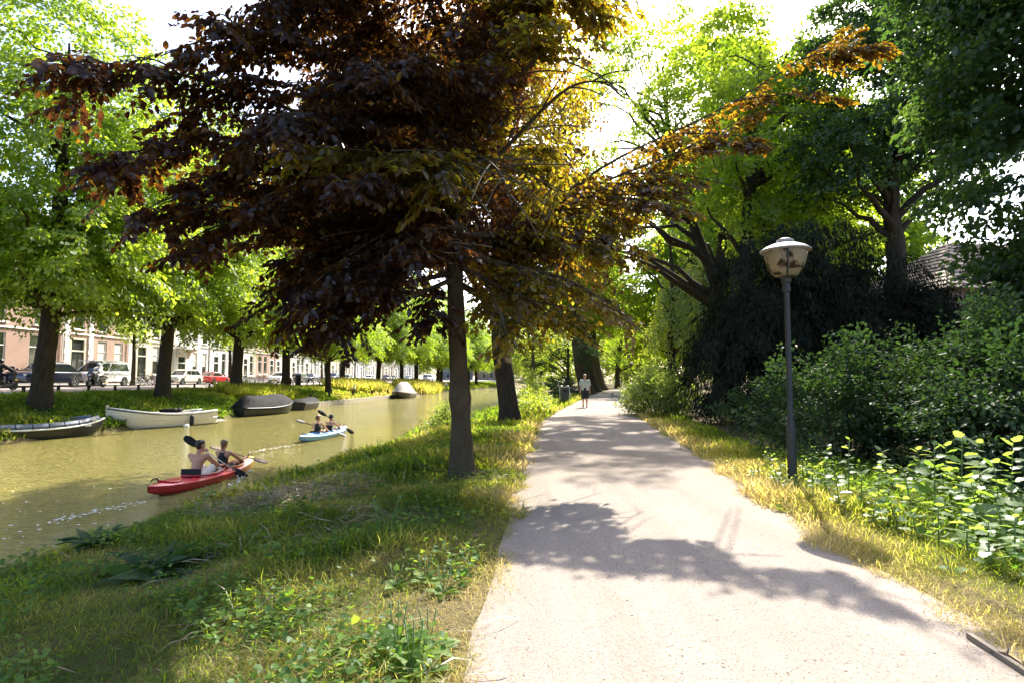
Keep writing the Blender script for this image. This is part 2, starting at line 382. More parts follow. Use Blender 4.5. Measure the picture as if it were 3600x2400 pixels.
M_SHRUB = leafmat('shrub_leaf', [(.022, .042, .014), (.034, .06, .02), (.05, .08, .026)], [(.04, .10, .015), (.08, .15, .02)], .3, .02, .5)
M_SHRUBLIT = leafmat('bright_shrub_leaf', [(.10, .15, .03), (.15, .2, .045)], [(.26, .36, .04), (.40, .48, .06)], .45, .03, .45)
def frond_leaves(C, A, leng, wid, thick, per, size, shape='diamond', up=1.0, jit=.55, droop=.3, sizevar=.35, filt=None):
    """C cluster centres, A axes; returns leaf arrays"""
    n = len(C)
    C = np.repeat(C, per, 0); A = nrm(np.repeat(A, per, 0)); N_ = len(C)
    leng = np.repeat(np.broadcast_to(leng, n), per); wid = np.repeat(np.broadcast_to(wid, n), per)
    S = np.cross(np.array([0, 0, 1.0]), A); S = nrm(S + 1e-6); Nn = np.cross(A, S)
    r = np.sqrt(rng.random(N_)); th = rng.random(N_) * 2 * np.pi
    u = r * np.cos(th); v = r * np.sin(th)
    P = C + A * (u * leng / 2)[:, None] + S * (v * wid / 2)[:, None] + Nn * (rng.normal(0, thick, N_))[:, None]
    P[:, 2] -= droop * (u.clip(0) ** 2) * leng * .4
    D = A * .6 + S * (v * .7)[:, None] + rng.normal(0, jit, (N_, 3)); D[:, 2] -= droop
    Nr = Nn * up + rng.normal(0, jit, (N_, 3))
    sz = size * (1 - sizevar + 2 * sizevar * rng.random(N_))
    rv = np.clip(np.repeat(rng.random(n), per) * .6 + rng.random(N_) * .4, 0, 1)
    if filt is not None:
        k = filt(P); P, D, Nr, sz, rv = P[k], D[k], Nr[k], sz[k], rv[k]
    return leaf_arr(P, D, Nr, sz, shape, rv)
def lobe_clusters(lobes, n, shell=.45, zmin=None):
    lobes = np.array(lobes, float); w = (lobes[:, 3] * lobes[:, 4] * lobes[:, 5]) ** .67; w /= w.sum()
    idx = rng.choice(len(lobes), n, p=w); q = lobes[idx]
    d = nrm(rng.normal(0, 1, (n, 3))); r = shell + (1 - shell) * np.sqrt(rng.random(n))
    P = q[:, :3] + d * r[:, None] * q[:, 3:6]
    O = d / q[:, 3:6]; O = nrm(O)
    if zmin is not None: k = P[:, 2] > zmin; P, O = P[k], O[k]
    return P, O
def limbs(trunk, trad, targets, r0=.1, n=7, sag=.12):
    """curved limbs from the trunk polyline to target points"""
    T = np.asarray(trunk, float); paths = []; rads = []
    for p in targets:
        d = np.linalg.norm(T[:, :2] - p[:2], axis=1)
        want = p[2] - .55 * np.linalg.norm(p[:2] - T[-1, :2]) - .3
        i = int(np.argmin(abs(T[:, 2] - want))); i = min(max(i, len(T) // 4), len(T) - 1)
        a = T[i]; mid = (a + p) / 2; mid = mid + np.array([0, 0, np.linalg.norm(p - a) * sag]) + rng.normal(0, .12, 3) * np.linalg.norm(p - a) * .5
        L = np.linalg.norm(p - a); b = bez(a, mid, p, n); b[1:-1] += rng.normal(0, .02 * L, (n - 2, 3))
        ra = min(trad[i] * .62, r0 * (.4 + L / 5)); paths.append(b); rads.append(np.linspace(ra, ra * .12 + .006, n))
    return paths, rads
def trunk_mesh(pts, r, nseg=16, sides=14, flare=1.5, mat_=None, name='trunk', knots=()):
    P = smoothline(pts, nseg); k = np.linspace(0, 1, nseg)
    rad = np.interp(k, np.linspace(0, 1, len(r)), r)
    h = (P[:, 2] - P[0, 2]); rad = rad * (1 + (flare - 1) * np.exp(-h / .35))
    for kz, ka in knots: rad = rad * (1 + ka * np.exp(-((h - kz) / .18) ** 2))
    P[0, 2] -= .35
    V, F = tube_arr([P], [rad], sides)
    ang = np.tile(np.arange(sides), nseg); V += .0
    cen = np.repeat(P, sides, 0); off_ = V - cen
    wob = 1 + .07 * np.sin(3 * ang * 2 * np.pi / sides + np.repeat(h, sides) * .7) + .05 * np.sin(5 * ang * 2 * np.pi / sides + np.repeat(h, sides) * 1.9) + rng.normal(0, .018, len(V))
    V = cen + off_ * wob[:, None]
    return V, F, P, rad
def make_tree(name, label, base, trunk, trad, lobes, nclu, per, leaf, lmat, bmat=BARK, flen=1.5, fwid=.9, thick=.12, shape='diamond', nlimb=26, group=None, shell=.45,
              zmin=None, droop=.3, tilt=-.25, filt=False, knots=(), seed=None, soft=.1, up=1.0, jit=.55, cat='tree', rz=0.0, flare=1.5, sides=14):
    global rng
    if seed is not None: rng = np.random.default_rng(seed)
    base = np.array([base[0], base[1], base[2] if len(base) > 2 else float(ground(base[0], base[1]))])
    t = empty(name, base, rz, label, cat, group)
    V, F, P, rad = trunk_mesh(trunk, trad, mat_=bmat, flare=flare, knots=knots, sides=sides)
    TV, TF = V, F
    C, O = lobe_clusters(lobes, nclu, shell, zmin)
    if filt: k = lit_ok(C + base, soft); C, O = C[k], O[k]
    sel = rng.choice(len(C), min(nlimb, len(C)), replace=False)
    pa, ra = limbs(P, rad, C[sel], r0=max(trad) * .3)
    V, F = tube_arr(pa, ra, 6); obj('trunk', arr_mesh('trunk', np.concatenate([TV, V]), np.concatenate([TF, F + len(TV)]), bmat, smooth=True), t)
    A = O.copy(); A[:, 2] = A[:, 2] * .25 + tilt; A += rng.normal(0, .18, A.shape)
    f = (lambda Q: lit_ok(Q + base, soft)) if filt else None
    V, F, r = frond_leaves(C, A, flen * (.6 + .8 * rng.random(len(C))), fwid * (.6 + .8 * rng.random(len(C))), thick, per, leaf, shape, droop=droop, filt=f, up=up, jit=jit)
    obj('crown', arr_mesh('crown', V, F, lmat, rnd=r), t)
    return t
# --- lime trees of the far bank: three built, the rest copied
def lime(seed, pos, label, lean=.0, h=20, rad=.36, n=950, per=78, leaf=.19):
    tr = [(0, 0, 0), (lean * 1.2, 0, 3), (lean * 2.2, .1, 6.5), (lean * 2.8, 0, 10), (lean * 3, .1, 14), (lean * 3, 0, h - 3)]
    lob = [(lean * 2, 0, h * .52, 5.0, 5.0, h * .26), (lean * 2.4, 0, h * .76, 4.2, 4.2, h * .25), (2.8 + lean, -1.8, h * .36, 3.4, 3.4, 3.0), (-2.8, 1.8, h * .38, 3.6, 3.6, 3.4), (2.0 + lean, 3.0, h * .38, 3.4, 3.4, 3.4), (-1.8, -3.0, h * .36, 3.4, 3.2, 3.0), (3.4 + lean, 1, h * .55, 2.6, 2.6, 3.0)]
    return make_tree('lime_tree', label, pos, tr, [rad, rad * .92, rad * .85, rad * .7, rad * .4, rad * .1], lob, n, per, leaf, M_LIME, seed=seed, zmin=3.9, flen=2.1, fwid=1.2, thick=.11, droop=.45, tilt=-.38, group='lime trees along the far bank', nlimb=30, shell=.5, jit=.42)
l1 = lime(101, (-21.2, 25.7), 'thick dark lime trunk on the bank in front of the dark blue car', .15, 20, .40)
l2 = lime(102, (-21.0, 34.3), 'lime tree on the bank behind the white sloop, between bicycles and the pale estate car', .12, 21, .38)
l3 = lime(103, (-21.2, 43.8), 'lime tree beside the red car, trunk on the bank behind the black covered boats', .1, 20, .40)
def again(src, x, y, rz, s, label, z=None, lean=None):
    c = copy_tree(src); c.location = (x, y, float(ground(x, y)) if z is None else z); c.rotation_euler = (lean or 0, 0, rz); c.scale = (s, s, s); c['label'] = label; return c
again(l1, -21.4, 54.0, 2.1, .95, 'lime tree beside the bent person in blue')
again(l2, -18.8, 58.5, 4.0, .80, 'slim lime tree low on the bank above the row of mooring posts')
again(l3, -21.8, 73.0, 1.0, .9, 'slim lime tree at the start of the tall yellow grass')
again(l2, -27.0, 14.0, 1.3, 1.0, 'lime tree at the end of the row whose crown hangs over the black scooter rider')
for i, (x, y, s) in enumerate([(-19.8, 84, .9), (-18.0, 93, .95), (-17.2, 103, 1.0), (-14.6, 112, .95), (-15.5, 124, 1.0), (-10.5, 138, 1.0), (-9.5, 152, 1.0), (-3, 172, 1.05), (-3, 205, 1.2), (12, 240, 1.3)]):
    again((l1, l2, l3)[i % 3], x, y, i * 1.7, s, 'dark lime trunk leaning over the row of small moored boats', lean=0.0)
# --- young street trees between the parked cars
def street_tree(seed, pos, label):
    return make_tree('street_tree', label, pos, [(0, 0, 0), (.05, 0, 2), (-.05, .05, 4), (0, 0, 7)], [.17, .15, .12, .04], [(0, 0, 6.5, 2.6, 2.6, 2.6), (.6, .3, 5.3, 2.2, 2.2, 1.4)], 90, 55, .14, M_LIME2,
                     seed=seed, group='young trees between the parked cars', flen=1.3, fwid=.9, nlimb=12, zmin=3.6)
st = street_tree(120, (-33.0, 49.6, STREET), 'young street tree with pale trunk between the white van and the parked bicycles')
again(st, -33.0, 66.6, 1.1, 1.05, 'young street tree rising from the long row of parked bicycles', STREET)
again(st, -33.0, 99.0, 2.0, 1.0, 'young street tree beyond the dark blue parked car', STREET)
again(st, -32.5, 118.0, 3.0, 1.1, 'grey leaved street tree in front of the far white houses', STREET)
# --- second trunk by the water: darker beech
make_tree('copper_beech_tree', 'stout dark tree trunk leaning at the path edge beyond the smooth beech trunk', (-.05, 20.7), [(0, 0, 0), (-.25, 0, 2), (-.42, 0, 4), (-.5, .1, 8), (-.3, .2, 13), (-.2, 0, 15)], [.36, .32, .30, .26, .15, .04],
          [(-.4, .3, 10.5, 3.6, 4.0, 5.4), (-4.2, .2, 9.2, 3.0, 3.2, 2.6), (-3.0, 1.5, 13.2, 3.2, 3.2, 2.6), (-5.0, -3, 8.6, 2.4, 2.4, 2.0), (-4.6, -1, 11.2, 2.6, 2.6, 2.2), (-5.6, -5, 6.9, 1.8, 2.0, 1.4), (-2.2, -.4, 7.6, 2.6, 3, 2.4), (2.4, .3, 6.9, 2.4, 2.8, 2.2), (.4, -1.2, 5.9, 2.6, 2.4, 1.2)], 1150, 64, .16, M_BEECH, seed=201, shape='diamond', zmin=4.6, filt=True, soft=.04, flen=1.5, fwid=.9, thick=.10, nlimb=24, droop=.5)
# --- young bright tree at the water's edge
make_tree('young_tree', 'slender young tree with bright yellow green leaves at the water edge', (1.4, 36.5), [(0, 0, 0), (0, 0, 1.5), (-.05, 0, 3), (0, 0, 6)], [.13, .12, .10, .03],
          [(.1, 0, 5.0, 1.9, 1.9, 1.6), (-.5, 0, 4.2, 1.4, 1.4, .8), (1.2, 0, 4.4, 1.6, 1.4, .7)], 95, 44, .13, M_YOUNG, bmat=BEECHBARK, seed=202, zmin=2.9, flen=1.1, fwid=.6, thick=.09, nlimb=16)
make_tree('slim_tree', 'thin straight tree with dark green feathery leaves behind the green litter bin', (4.7, 48), [(0, 0, 0), (0, 0, 2), (0.05, 0, 4), (0, 0, 6.6)], [.13, .12, .1, .03],
          [(-1.0, 0, 5.2, 2.6, 2.2, 2.2), (.8, 0, 4.2, 1.8, 1.8, 1.4), (-2.2, 2, 3.6, 2.0, 1.8, 1.6)], 150, 55, .12, M_SHRUB, seed=203, zmin=1.9, flen=1.3, fwid=.9, nlimb=16)
make_tree('waterside_tree', 'dark leafy tree hanging low over the shaded water before the bridge', (9.5, 92), [(0, 0, 0), (-.3, 0, 3), (-.6, 0, 6), (-.6, 0, 11)], [.4, .36, .3, .06],
          [(-1, 0, 9, 5, 5, 5), (-3.0, -2, 4.6, 3.6, 3.4, 3.0), (1.0, -4, 5, 3.6, 3.4, 3.4)], 240, 60, .17, M_LIME2, seed=204, zmin=1.2, flen=1.9, fwid=1.2, nlimb=20)
# --- three huge trunks by the path, and a forked tree
for i, (x, y, lab) in enumerate([(8.1, 62, 'huge grey trunk leaning over the path, closest to the walker'), (10.0, 70, 'huge grey trunk in the middle of the leaning row by the path'), (12.5, 80, 'huge grey trunk at the far end of the leaning row by the path')]):
    t = make_tree('plane_tree', lab, (x, y), [(0, 0, 0), (-.55, 0, 2.5), (-1.0, 0, 6), (-1.5, .2, 12), (-1.4, 0, 19), (-1.0, 0, 23)], [.72, .66, .6, .5, .3, .08],
              [(-1.5, 0, 17, 5.2, 5, 6.5), (-4.2, -1, 10.5, 3.6, 4, 3.2), (1.6, -2, 10.5, 4, 4, 3.6)], 480, 60, .27, M_LIME2, bmat=BEECHBARK, seed=210 + i, zmin=6.2, flen=2.2, fwid=1.3, nlimb=22, filt=True, soft=.04, group='huge leaning trunks by the path', flare=1.7)
make_tree('forked_tree', 'forked dark trunk against bright leaves at the end of the path', (17.0, 92), [(0, 0, 0), (0, 0, 2.5), (.3, 0, 5), (.9, 0, 9), (1, 0, 12)], [.42, .36, .3, .2, .06],
          [(0, 0, 10, 5, 5, 4.6), (2, 0, 6, 4, 4, 2.6)], 190, 55, .2, M_LIME2, seed=220, zmin=3.2, flen=2, fwid=1.3, nlimb=18)
far = [(24, 112, 'bright green tree closing the view at the end of the path', 221, 1.0), (31, 100, 'bright green tree behind the distant park lamp', 222, .95)]
ft = None
for x, y, lab, sd_, s in far:
    ft = make_tree('park_tree', lab, (x, y), [(0, 0, 0), (0, 0, 4), (0, 0, 9), (0, 0, 15)], [.4, .36, .28, .06], [(0, 0, 11, 6, 6, 6.5), (-2, -3, 5, 5, 4, 4), (3, -2, 5, 4.5, 4, 4)], 420, 60, .30, M_YOUNG, seed=sd_, zmin=.8, flen=2.2, fwid=1.4, nlimb=16, group='bright trees at the end of the path')
for x, y, rz, s in [(-26, 300, 1, 1.5), (-8, 310, 3, 1.6), (-48, 285, 2, 1.5), (12, 300, 4, 1.7), (38, 120, 1, 1.1), (16, 135, 2, 1.1), (8, 160, 3, 1.2), (50, 105, 4, 1.2), (30, 150, 5, 1.4), (-2, 260, 1, 1.6), (40, 200, 2, 1.6), (60, 150, 2, 1.3)]:
    again(ft, x, y, rz, s, 'leafy tree in the far background beyond the bend')
# --- park trees on the right
make_tree('robinia_tree', 'tall tree with twisting limbs and feathery light green leaves above the path bend', (13.4, 34.4), [(0, 0, 0), (-.3, 0, 3), (-.9, 0, 7), (-2.2, .2, 11), (-3.4, 0, 15), (-4.0, 0, 20)], [.42, .38, .34, .28, .2, .06],
          [(-5.9, 0, 14.5, 4.6, 4.4, 5.0), (-2.1, .5, 16.5, 4.4, 4, 4.8), (-7.3, -1.2, 9.2, 3.0, 2.6, 2.8), (-6.3, 0, 21, 4, 4, 3)], 680, 70, .17, M_LIME2, seed=230, zmin=5.2, filt=True, soft=.04, flen=1.7, fwid=.8, thick=.2, nlimb=40, shell=.3, droop=.7, jit=.7)
make_tree('twin_trunk_tree', 'twin dark trunks rising from behind the black yew', (13.2, 30.5), [(0, 0, 0), (-.3, 0, 4), (-.5, 0, 8), (-.2, 0, 12), (.4, 0, 16), (.6, 0, 20)], [.42, .38, .36, .3, .2, .06],
          [(0, 0, 13.5, 4.6, 4.4, 4.6), (2.8, 0, 15.5, 4.2, 4, 4.4), (3.2, -.5, 9.6, 3.4, 3, 3.0), (-1, 0, 19.5, 4, 4, 3.4)], 720, 70, .20, M_LIME2, seed=231, zmin=5.6, filt=True, soft=.04, flen=1.8, fwid=1.1, nlimb=34, shell=.35)
make_tree('maple_tree', 'gnarled maple with crooked limbs in front of the tiled roof', (18.4, 27), [(0, 0, 0), (-.1, 0, 4), (.1, 0, 7.5), (-.1, 0, 10), (.3, .1, 13), (.2, 0, 18)], [.5, .46, .42, .34, .24, .06],
          [(0, 0, 15.5, 4.4, 4.2, 4.8), (-2.6, -.5, 12.0, 2.6, 2.6, 2.4), (2.6, 0, 12.6, 3, 3, 2.8), (.2, 0, 20, 4, 4, 2.6)], 620, 62, .20, M_DARKLEAF, seed=232, zmin=8.2, flen=1.5, fwid=1.0, nlimb=44, shell=.3)
make_tree('dark_maple_tree', 'dense dark maple foliage hanging at the edge of the park, over the tall shrubs', (13.0, 12.6), [(0, 0, 0), (.1, 0, 3), (0, 0, 6), (0, 0, 10), (0, 0, 13)], [.34, .3, .26, .18, .05],
          [(.2, 0, 7.4, 3.1, 3.6, 4.6), (-1.0, .2, 9.8, 2.6, 3, 3.0), (.9, 0, 4.2, 2.4, 3, 2.0), (-.8, .2, 12.5, 3, 3, 2)], 760, 75, .17, M_DARKLEAF, seed=233, zmin=1.7, flen=1.3, fwid=.9, nlimb=30, shell=.45, shape='oval')
bg = make_tree('tall_park_tree', 'tall leafy tree rising behind the twin trunks', (23, 62), [(0, 0, 0), (0, 0, 5), (.3, 0, 11), (0, 0, 18), (0, 0, 24)], [.5, .45, .36, .22, .06],
          [(0, 0, 17, 6.0, 5.5, 8.0), (-3, -1, 10, 4.2, 4, 4.2), (3.2, 0, 10.5, 4.4, 4, 4.4), (0, -3, 6.5, 4.6, 3.4, 3.4)], 900, 62, .30, M_LIME2, seed=234, zmin=2.2, flen=2.2, fwid=1.4, nlimb=30, group='tall trees at the back of the park')
for x, y, rz, s_ in [(25, 54, 1.1, 1.25), (33, 56, 2.2, 1.2), (62, 52, .5, 1.0), (21, 68, 4.1, 1.15), (70, 62, 5.2, 1.1)]:
    again(bg, x, y, rz, s_, 'tall leafy tree at the back of the park, only its crown showing')
make_tree('tall_park_tree', 'tallest light green tree closing the sky above the path bend', (17.5, 48), [(0, 0, 0), (0, 0, 6), (.4, 0, 14), (.1, 0, 22), (0, 0, 31)], [.55, .5, .42, .3, .06],
          [(0, 0, 24, 6.5, 5.5, 9.0), (-4, -1, 17, 4.6, 4, 5), (4, 0, 18, 4.6, 4, 5), (0, 0, 31, 5, 5, 4)], 850, 62, .28, M_LIME2, seed=235, zmin=9, flen=2.2, fwid=1.3, nlimb=36, filt=True, soft=.04, group='tall trees at the back of the park')
make_tree('weeping_tree', 'bright yellow green weeping foliage between the path bend and the black yew', (11.2, 40), [(0, 0, 0), (0, 0, 4), (.2, 0, 8), (0, 0, 12)], [.3, .27, .2, .05],
          [(-.6, 0, 10, 2.8, 2.6, 3.4), (-1.6, -.6, 6.2, 2.2, 2.0, 2.6), (1.4, -.4, 6.6, 2.2, 2, 2.8)], 330, 60, .17, M_YOUNG, seed=236, zmin=2.4, flen=2.0, fwid=.6, droop=1.0, tilt=-.9, nlimb=24, filt=True, soft=.04)
# --- yew: dark drooping conifer mass
def yew(label, pos, lobes, n, seed, h):
    global rng
    rng = np.random.default_rng(seed)
    base = np.array([pos[0], pos[1], float(ground(*pos))]); t = empty('yew_tree', base, 0, label, 'tree')
    V, F, P, rad = trunk_mesh([(0, 0, 0), (.1, 0, h * .3), (0, 0, h * .6), (0, 0, h * .92)], [.34, .26, .16, .03]); TV, TF = V, F
    C, O = lobe_clusters(lobes, n, .55, .35)
    pa, ra = limbs(P, rad, C[rng.choice(len(C), 40, replace=False)], r0=.09); V, F = tube_arr(pa, ra, 5); obj('trunk', arr_mesh('trunk', np.concatenate([TV, V]), np.concatenate([TF, F + len(TV)]), BARK, smooth=True), t)
    A = O.copy(); A[:, 2] = -.30 + rng.normal(0, .25, len(A)); A += rng.normal(0, .25, A.shape)
    parts = [frond_leaves(C, A, 1.5 * (.6 + .8 * rng.random(len(C))), .42, .06, 70, .17, 'needle', droop=.6, jit=.38),
             frond_leaves(C - np.array([0, 0, .22]), A, 1.0, .34, .16, 40, .20, 'needle', droop=1.3, jit=.3)]
    V, F, r = join_arr(parts); obj('crown', arr_mesh('crown', V, F, M_YEW, rnd=r), t); return t
yew('broad black yew with drooping branches behind the lamp post', (10.6, 20.5), [(0, 0, 2.6, 3.8, 2.6, 2.7), (-.8, 0, 4.8, 2.9, 2.2, 1.9), (-2.8, -.6, 1.9, 2.2, 2.0, 1.7), (.4, 0, 6.1, 2.1, 1.8, 1.5), (2.8, .2, 4.1, 2.3, 2.2, 2.2), (-1.5, -.3, 3.4, 2.6, 2.0, 1.6)], 900, 240, 7.0)
yew('second black yew between the lamp and the tiled roof', (16.0, 20.5), [(0, 0, 2.0, 3.2, 2.4, 2.0), (-1.8, 0, 3.6, 1.8, 1.8, 1.5), (1.6, 0, 2.8, 2.0, 2, 1.2)], 560, 241, 4.6)
# --- shrubs
def shrub(name, label, pos, lobes, n, per, leaf, m, seed, shape='oval', flen=.8, fwid=.5, shoots=0, group=None, tilt=.1, droop=.25, thick=.06, shell=.6, filt=False):
    global rng
    rng = np.random.default_rng(seed)
    base = np.array([pos[0], pos[1], float(ground(*pos))]); t = empty(name, base, 0, label, 'shrub', group)
    C, O = lobe_clusters(lobes, n, shell, .12)
    if filt: k = lit_ok(C + base, .3); C, O = C[k], O[k]
    A = O.copy(); A[:, 2] = A[:, 2] * .4 + tilt; A += rng.normal(0, .2, A.shape)
    if shoots:
        top = np.argsort(-C[:, 2] + rng.normal(0, .3, len(C)))[:shoots]
        C = np.concatenate([C, C[top] + np.array([0, 0, .3])]); A = np.concatenate([A, np.tile([.1, 0, 1.0], (shoots, 1)) + rng.normal(0, .15, (shoots, 3))])
    sel = rng.choice(len(C), min(len(C), 46), replace=False); pa = []; ra = []
    for c in C[sel]:
        b0 = np.array([c[0] * .35, c[1] * .35, -.05]); b = bez(b0, (b0 + c) / 2 + np.array([0, 0, .25]), c, 6); pa.append(b); ra.append(np.linspace(.018, .004, 6))
    V, F = tube_arr(pa, ra, 5); obj('stems', arr_mesh('stems', V, F, BARK, smooth=True), t)
    V, F, r = frond_leaves(C, A, flen * (.6 + .8 * rng.random(len(C))), fwid, thick, per, leaf, shape, droop=droop, jit=.42, up=1.1); obj('foliage', arr_mesh('foliage', V, F, m, rnd=r), t); return t
shrub('tall_shrub', 'dense dark green shrub beside the lamp post', (6.6, 11.6), [(0, 0, .95, 1.7, 1.3, 1.0), (.9, .3, 1.25, 1.3, 1.2, 1.0)], 300, 40, .085, M_SHRUB, 250, shoots=20, group='dark shrubs on the right of the path')
shrub('tall_shrub', 'tall dark green shrub under the dense maple', (8.4, 10.2), [(0, 0, 1.2, 1.7, 1.4, 1.2), (.6, .2, 1.75, 1.3, 1.2, 1.0)], 320, 40, .09, M_SHRUB, 251, shoots=20, group='dark shrubs on the right of the path')
shrub('tall_shrub', 'dark green shrub behind the leafy poplar shoots', (7.3, 8.6), [(0, 0, .75, 1.3, 1.0, .85), (.9, .1, 1.2, 1.2, 1.0, 1.0)], 280, 40, .085, M_SHRUB, 252, shoots=14, group='dark shrubs on the right of the path')
shrub('low_shrub', 'low dark shrub at the foot of the yew', (7.6, 16.2), [(0, 0, .6, 1.8, 1.1, .8)], 160, 36, .09, M_SHRUB, 253)
shrub('bright_shrub', 'sunlit pale green shrub spilling onto the path at the bend', (6.3, 24.6), [(0, 0, .8, 1.5, 2.2, .9), (.4, .6, 1.2, 1.2, 1.6, .7)], 300, 42, .10, M_SHRUBLIT, 254, shoots=16, flen=.9)
shrub('waterside_bush', 'yellow green herb bush at the foot of the young tree', (1.15, 33.5), [(0, 0, .45, .95, 2.0, .7), (.2, 2, .9, .5, .8, 1.0)], 140, 36, .11, M_YOUNG, 255, shoots=16)
shrub('waterside_bush', 'low yellow green bush between the stout trunk and the litter bin', (1.1, 28.0), [(0, 0, .25, .75, 2.6, .42)], 130, 34, .10, M_YOUNG, 256, shoots=10)
shrub('waterside_bush', 'fresh green bush on the bank left of the stout trunk', (-2.3, 22.0), [(0, 0, .2, .8, 2.6, .3)], 110, 34, .10, M_SHRUBLIT, 257, shoots=10)
shrub('far_shrub', 'bright green shrub beneath the forked tree', (21.5, 86), [(0, 0, 1.2, 3, 3, 1.6)], 110, 34, .22, M_YOUNG, 258, flen=1.5, fwid=1)
shrub('far_shrub', 'dark shrub under the huge leaning trunks', (6.0, 72), [(0, 0, 1.2, 1.6, 4, 1.6)], 120, 34, .2, M_SHRUB, 259, flen=1.5, fwid=1)
# ---------------------------------------------------------------- the big copper beech by the path
rng = np.random.default_rng(300)
bz = float(ground(-.86, 9.85)); BB = np.array([-.86, 9.85, bz])
beech = empty('copper_beech', BB, 0, 'smooth beech trunk at the path edge with a dark purple canopy spreading over the water', 'tree')
tp = [gp(1625, 1655, bz), at(1618, 1450, 9.85), at(1610, 1250, 9.85), at(1602, 900, 9.85), at(1612, 600, 9.85), at(1640, 250, 9.85), at(1665, -150, 9.85), at(1670, -600, 9.85)]
tp[0] = BB.copy()
V, F, TP, TR = trunk_mesh([p - BB for p in tp], [.168, .156, .146, .14, .132, .115, .09, .04], 40, 18, 1.75, knots=((1.38, .24), (.62, .08)))
TV, TF = V, F
BR = [  # image way points with depth; last number thickness of foliage along it
    # left side
    [(1610, 760, 9.8), (1200, 470, 8.8), (700, 280, 7.6), (220, 205, 6.6)],
    [(1605, 820, 9.8), (1150, 640, 9.0), (720, 500, 8.2), (380, 560, 7.6)],
    [(1605, 860, 9.8), (1250, 780, 9.2), (850, 640, 8.4), (560, 720, 8.0)],
    [(1605, 900, 9.8), (1300, 900, 9.4), (950, 760, 8.8), (700, 830, 8.4)],
    [(1600, 960, 9.8), (1350, 1000, 9.5), (1150, 930, 9.1), (1060, 1030, 9.0)],
    [(1600, 980, 9.8), (1450, 1030, 9.0), (1300, 960, 8.4), (1230, 1010, 8.2)],
    [(1612, 560, 9.8), (1250, 270, 8.8), (950, 150, 7.8), (760, 90, 7.2)],
    [(1620, 480, 9.8), (1350, 120, 8.8), (1150, 20, 8.0), (950, 0, 7.4)],
    [(1640, 250, 9.8), (1500, -60, 8.6), (1300, -160, 7.6), (1050, -140, 6.8)],
    [(1610, 680, 9.8), (1350, 520, 8.4), (1150, 400, 7.4), (900, 420, 6.6)],
    [(1605, 800, 9.8), (1420, 720, 8.6), (1250, 640, 7.6), (1080, 620, 6.8)],
    [(1605, 900, 9.8), (1480, 850, 8.8), (1380, 800, 8.0), (1320, 880, 7.5)],
    [(1615, 560, 9.8), (1500, 380, 8.6), (1380, 260, 7.6), (1250, 240, 6.9)],
    # right side
    [(1610, 800, 9.8), (1760, 830, 10.2), (2150, 570, 11.0), (2560, 370, 11.6), (2960, 110, 11.8)],
    [(1610, 830, 9.8), (1800, 800, 10.2), (2100, 650, 10.8), (2420, 520, 11.2), (2680, 380, 11.5)],
    [(1610, 830, 9.8), (1800, 820, 10.0), (2000, 720, 10.4), (2200, 640, 10.8), (2380, 590, 11.0)],
    [(1612, 700, 9.8), (1780, 520, 9.4), (2000, 310, 9.0), (2190, 290, 8.8)],
    [(1612, 640, 9.8), (1700, 450, 9.2), (1850, 240, 8.6), (1960, 190, 8.2)],
    [(1605, 900, 9.8), (1780, 930, 9.6), (2000, 990, 9.4), (2260, 1140, 9.2)],
    [(1605, 930, 9.8), (1720, 990, 9.4), (1850, 1050, 9.0), (1980, 1080, 8.8)],
    [(1640, 260, 9.8), (1760, 60, 9.0), (1880, -60, 8.4), (2050, -40, 8.0)],
    [(1612, 700, 9.8), (1660, 560, 8.6), (1750, 600, 7.8), (1800, 720, 7.4)],
    [(1608, 800, 9.8), (1560, 640, 8.6), (1560, 560, 7.8), (1600, 640, 7.2)],
    # far side
    [(1608, 700, 9.9), (1500, 600, 11.5), (1350, 560, 13.0), (1200, 640, 14.0)],
    [(1608, 700, 9.9), (1700, 560, 11.5), (1850, 520, 13.0), (1950, 640, 14.0)],
    [(1605, 820, 9.9), (1450, 800, 11.5), (1300, 860, 12.8), (1180, 960, 13.4)],
]
EXTRA = []   # crown above the frame
for a, rr, z in [(200, 3.0, 8.6), (250, 3.2, 8.2), (300, 2.8, 8.8), (20, 3.0, 9.0), (150, 3.4, 9.2), (90, 3.0, 9.6), (230, 2.2, 10.4), (60, 2.4, 10.6), (330, 2.2, 10.4), (180, 3.4, 8.6), (160, 3.6, 8.4), (120, 3.6, 8.0)]:
    p0 = BB + np.array([.2, 0, z * .72]); e = p0 + np.array([rr * math.cos(R(a)), rr * math.sin(R(a)), z * .28])
    EXTRA.append(bez(p0, (p0 + e) / 2 + np.array([0, 0, .5]), e, 18))
paths = []; rads = []; SP = []; SA = []; SW = []; tips = []
def add_branch(P, r0, dens, lateral, tint, near=True):
    global paths, rads
    n = len(P); paths.append(P - BB); rads.append(np.linspace(r0, .008, n))
    T = nrm(np.gradient(P, axis=0)); Ln = np.linalg.norm(np.diff(P, axis=0), axis=1).sum()
    k = int(Ln * dens); s = np.sort(rng.random(k) ** .75 * .92 + .08); i = np.clip((s * (n - 1)).astype(int), 0, n - 2); f = (s * (n - 1) - i)[:, None]
    C = P[i] * (1 - f) + P[i + 1] * f; D = T[i]
    side = np.where(rng.random(k) < .5, -1, 1)[:, None]; S = np.cross(D, [0, 0, 1.0]); S = nrm(S) * side
    ln = lateral * (.35 + .75 * rng.random(k)) * (1.15 - .5 * s)
    A = nrm(D * .75 + S * (.5 + .5 * rng.random(k))[:, None] + rng.normal(0, .16, (k, 3)) + np.array([0, 0, -.18]))
    SP.append(C + A * (ln * .5)[:, None] + np.array([0, 0, -.08]) + rng.normal(0, .05, (k, 3))); SA.append(A); SW.append(np.stack([ln, np.full(k, tint)], 1))
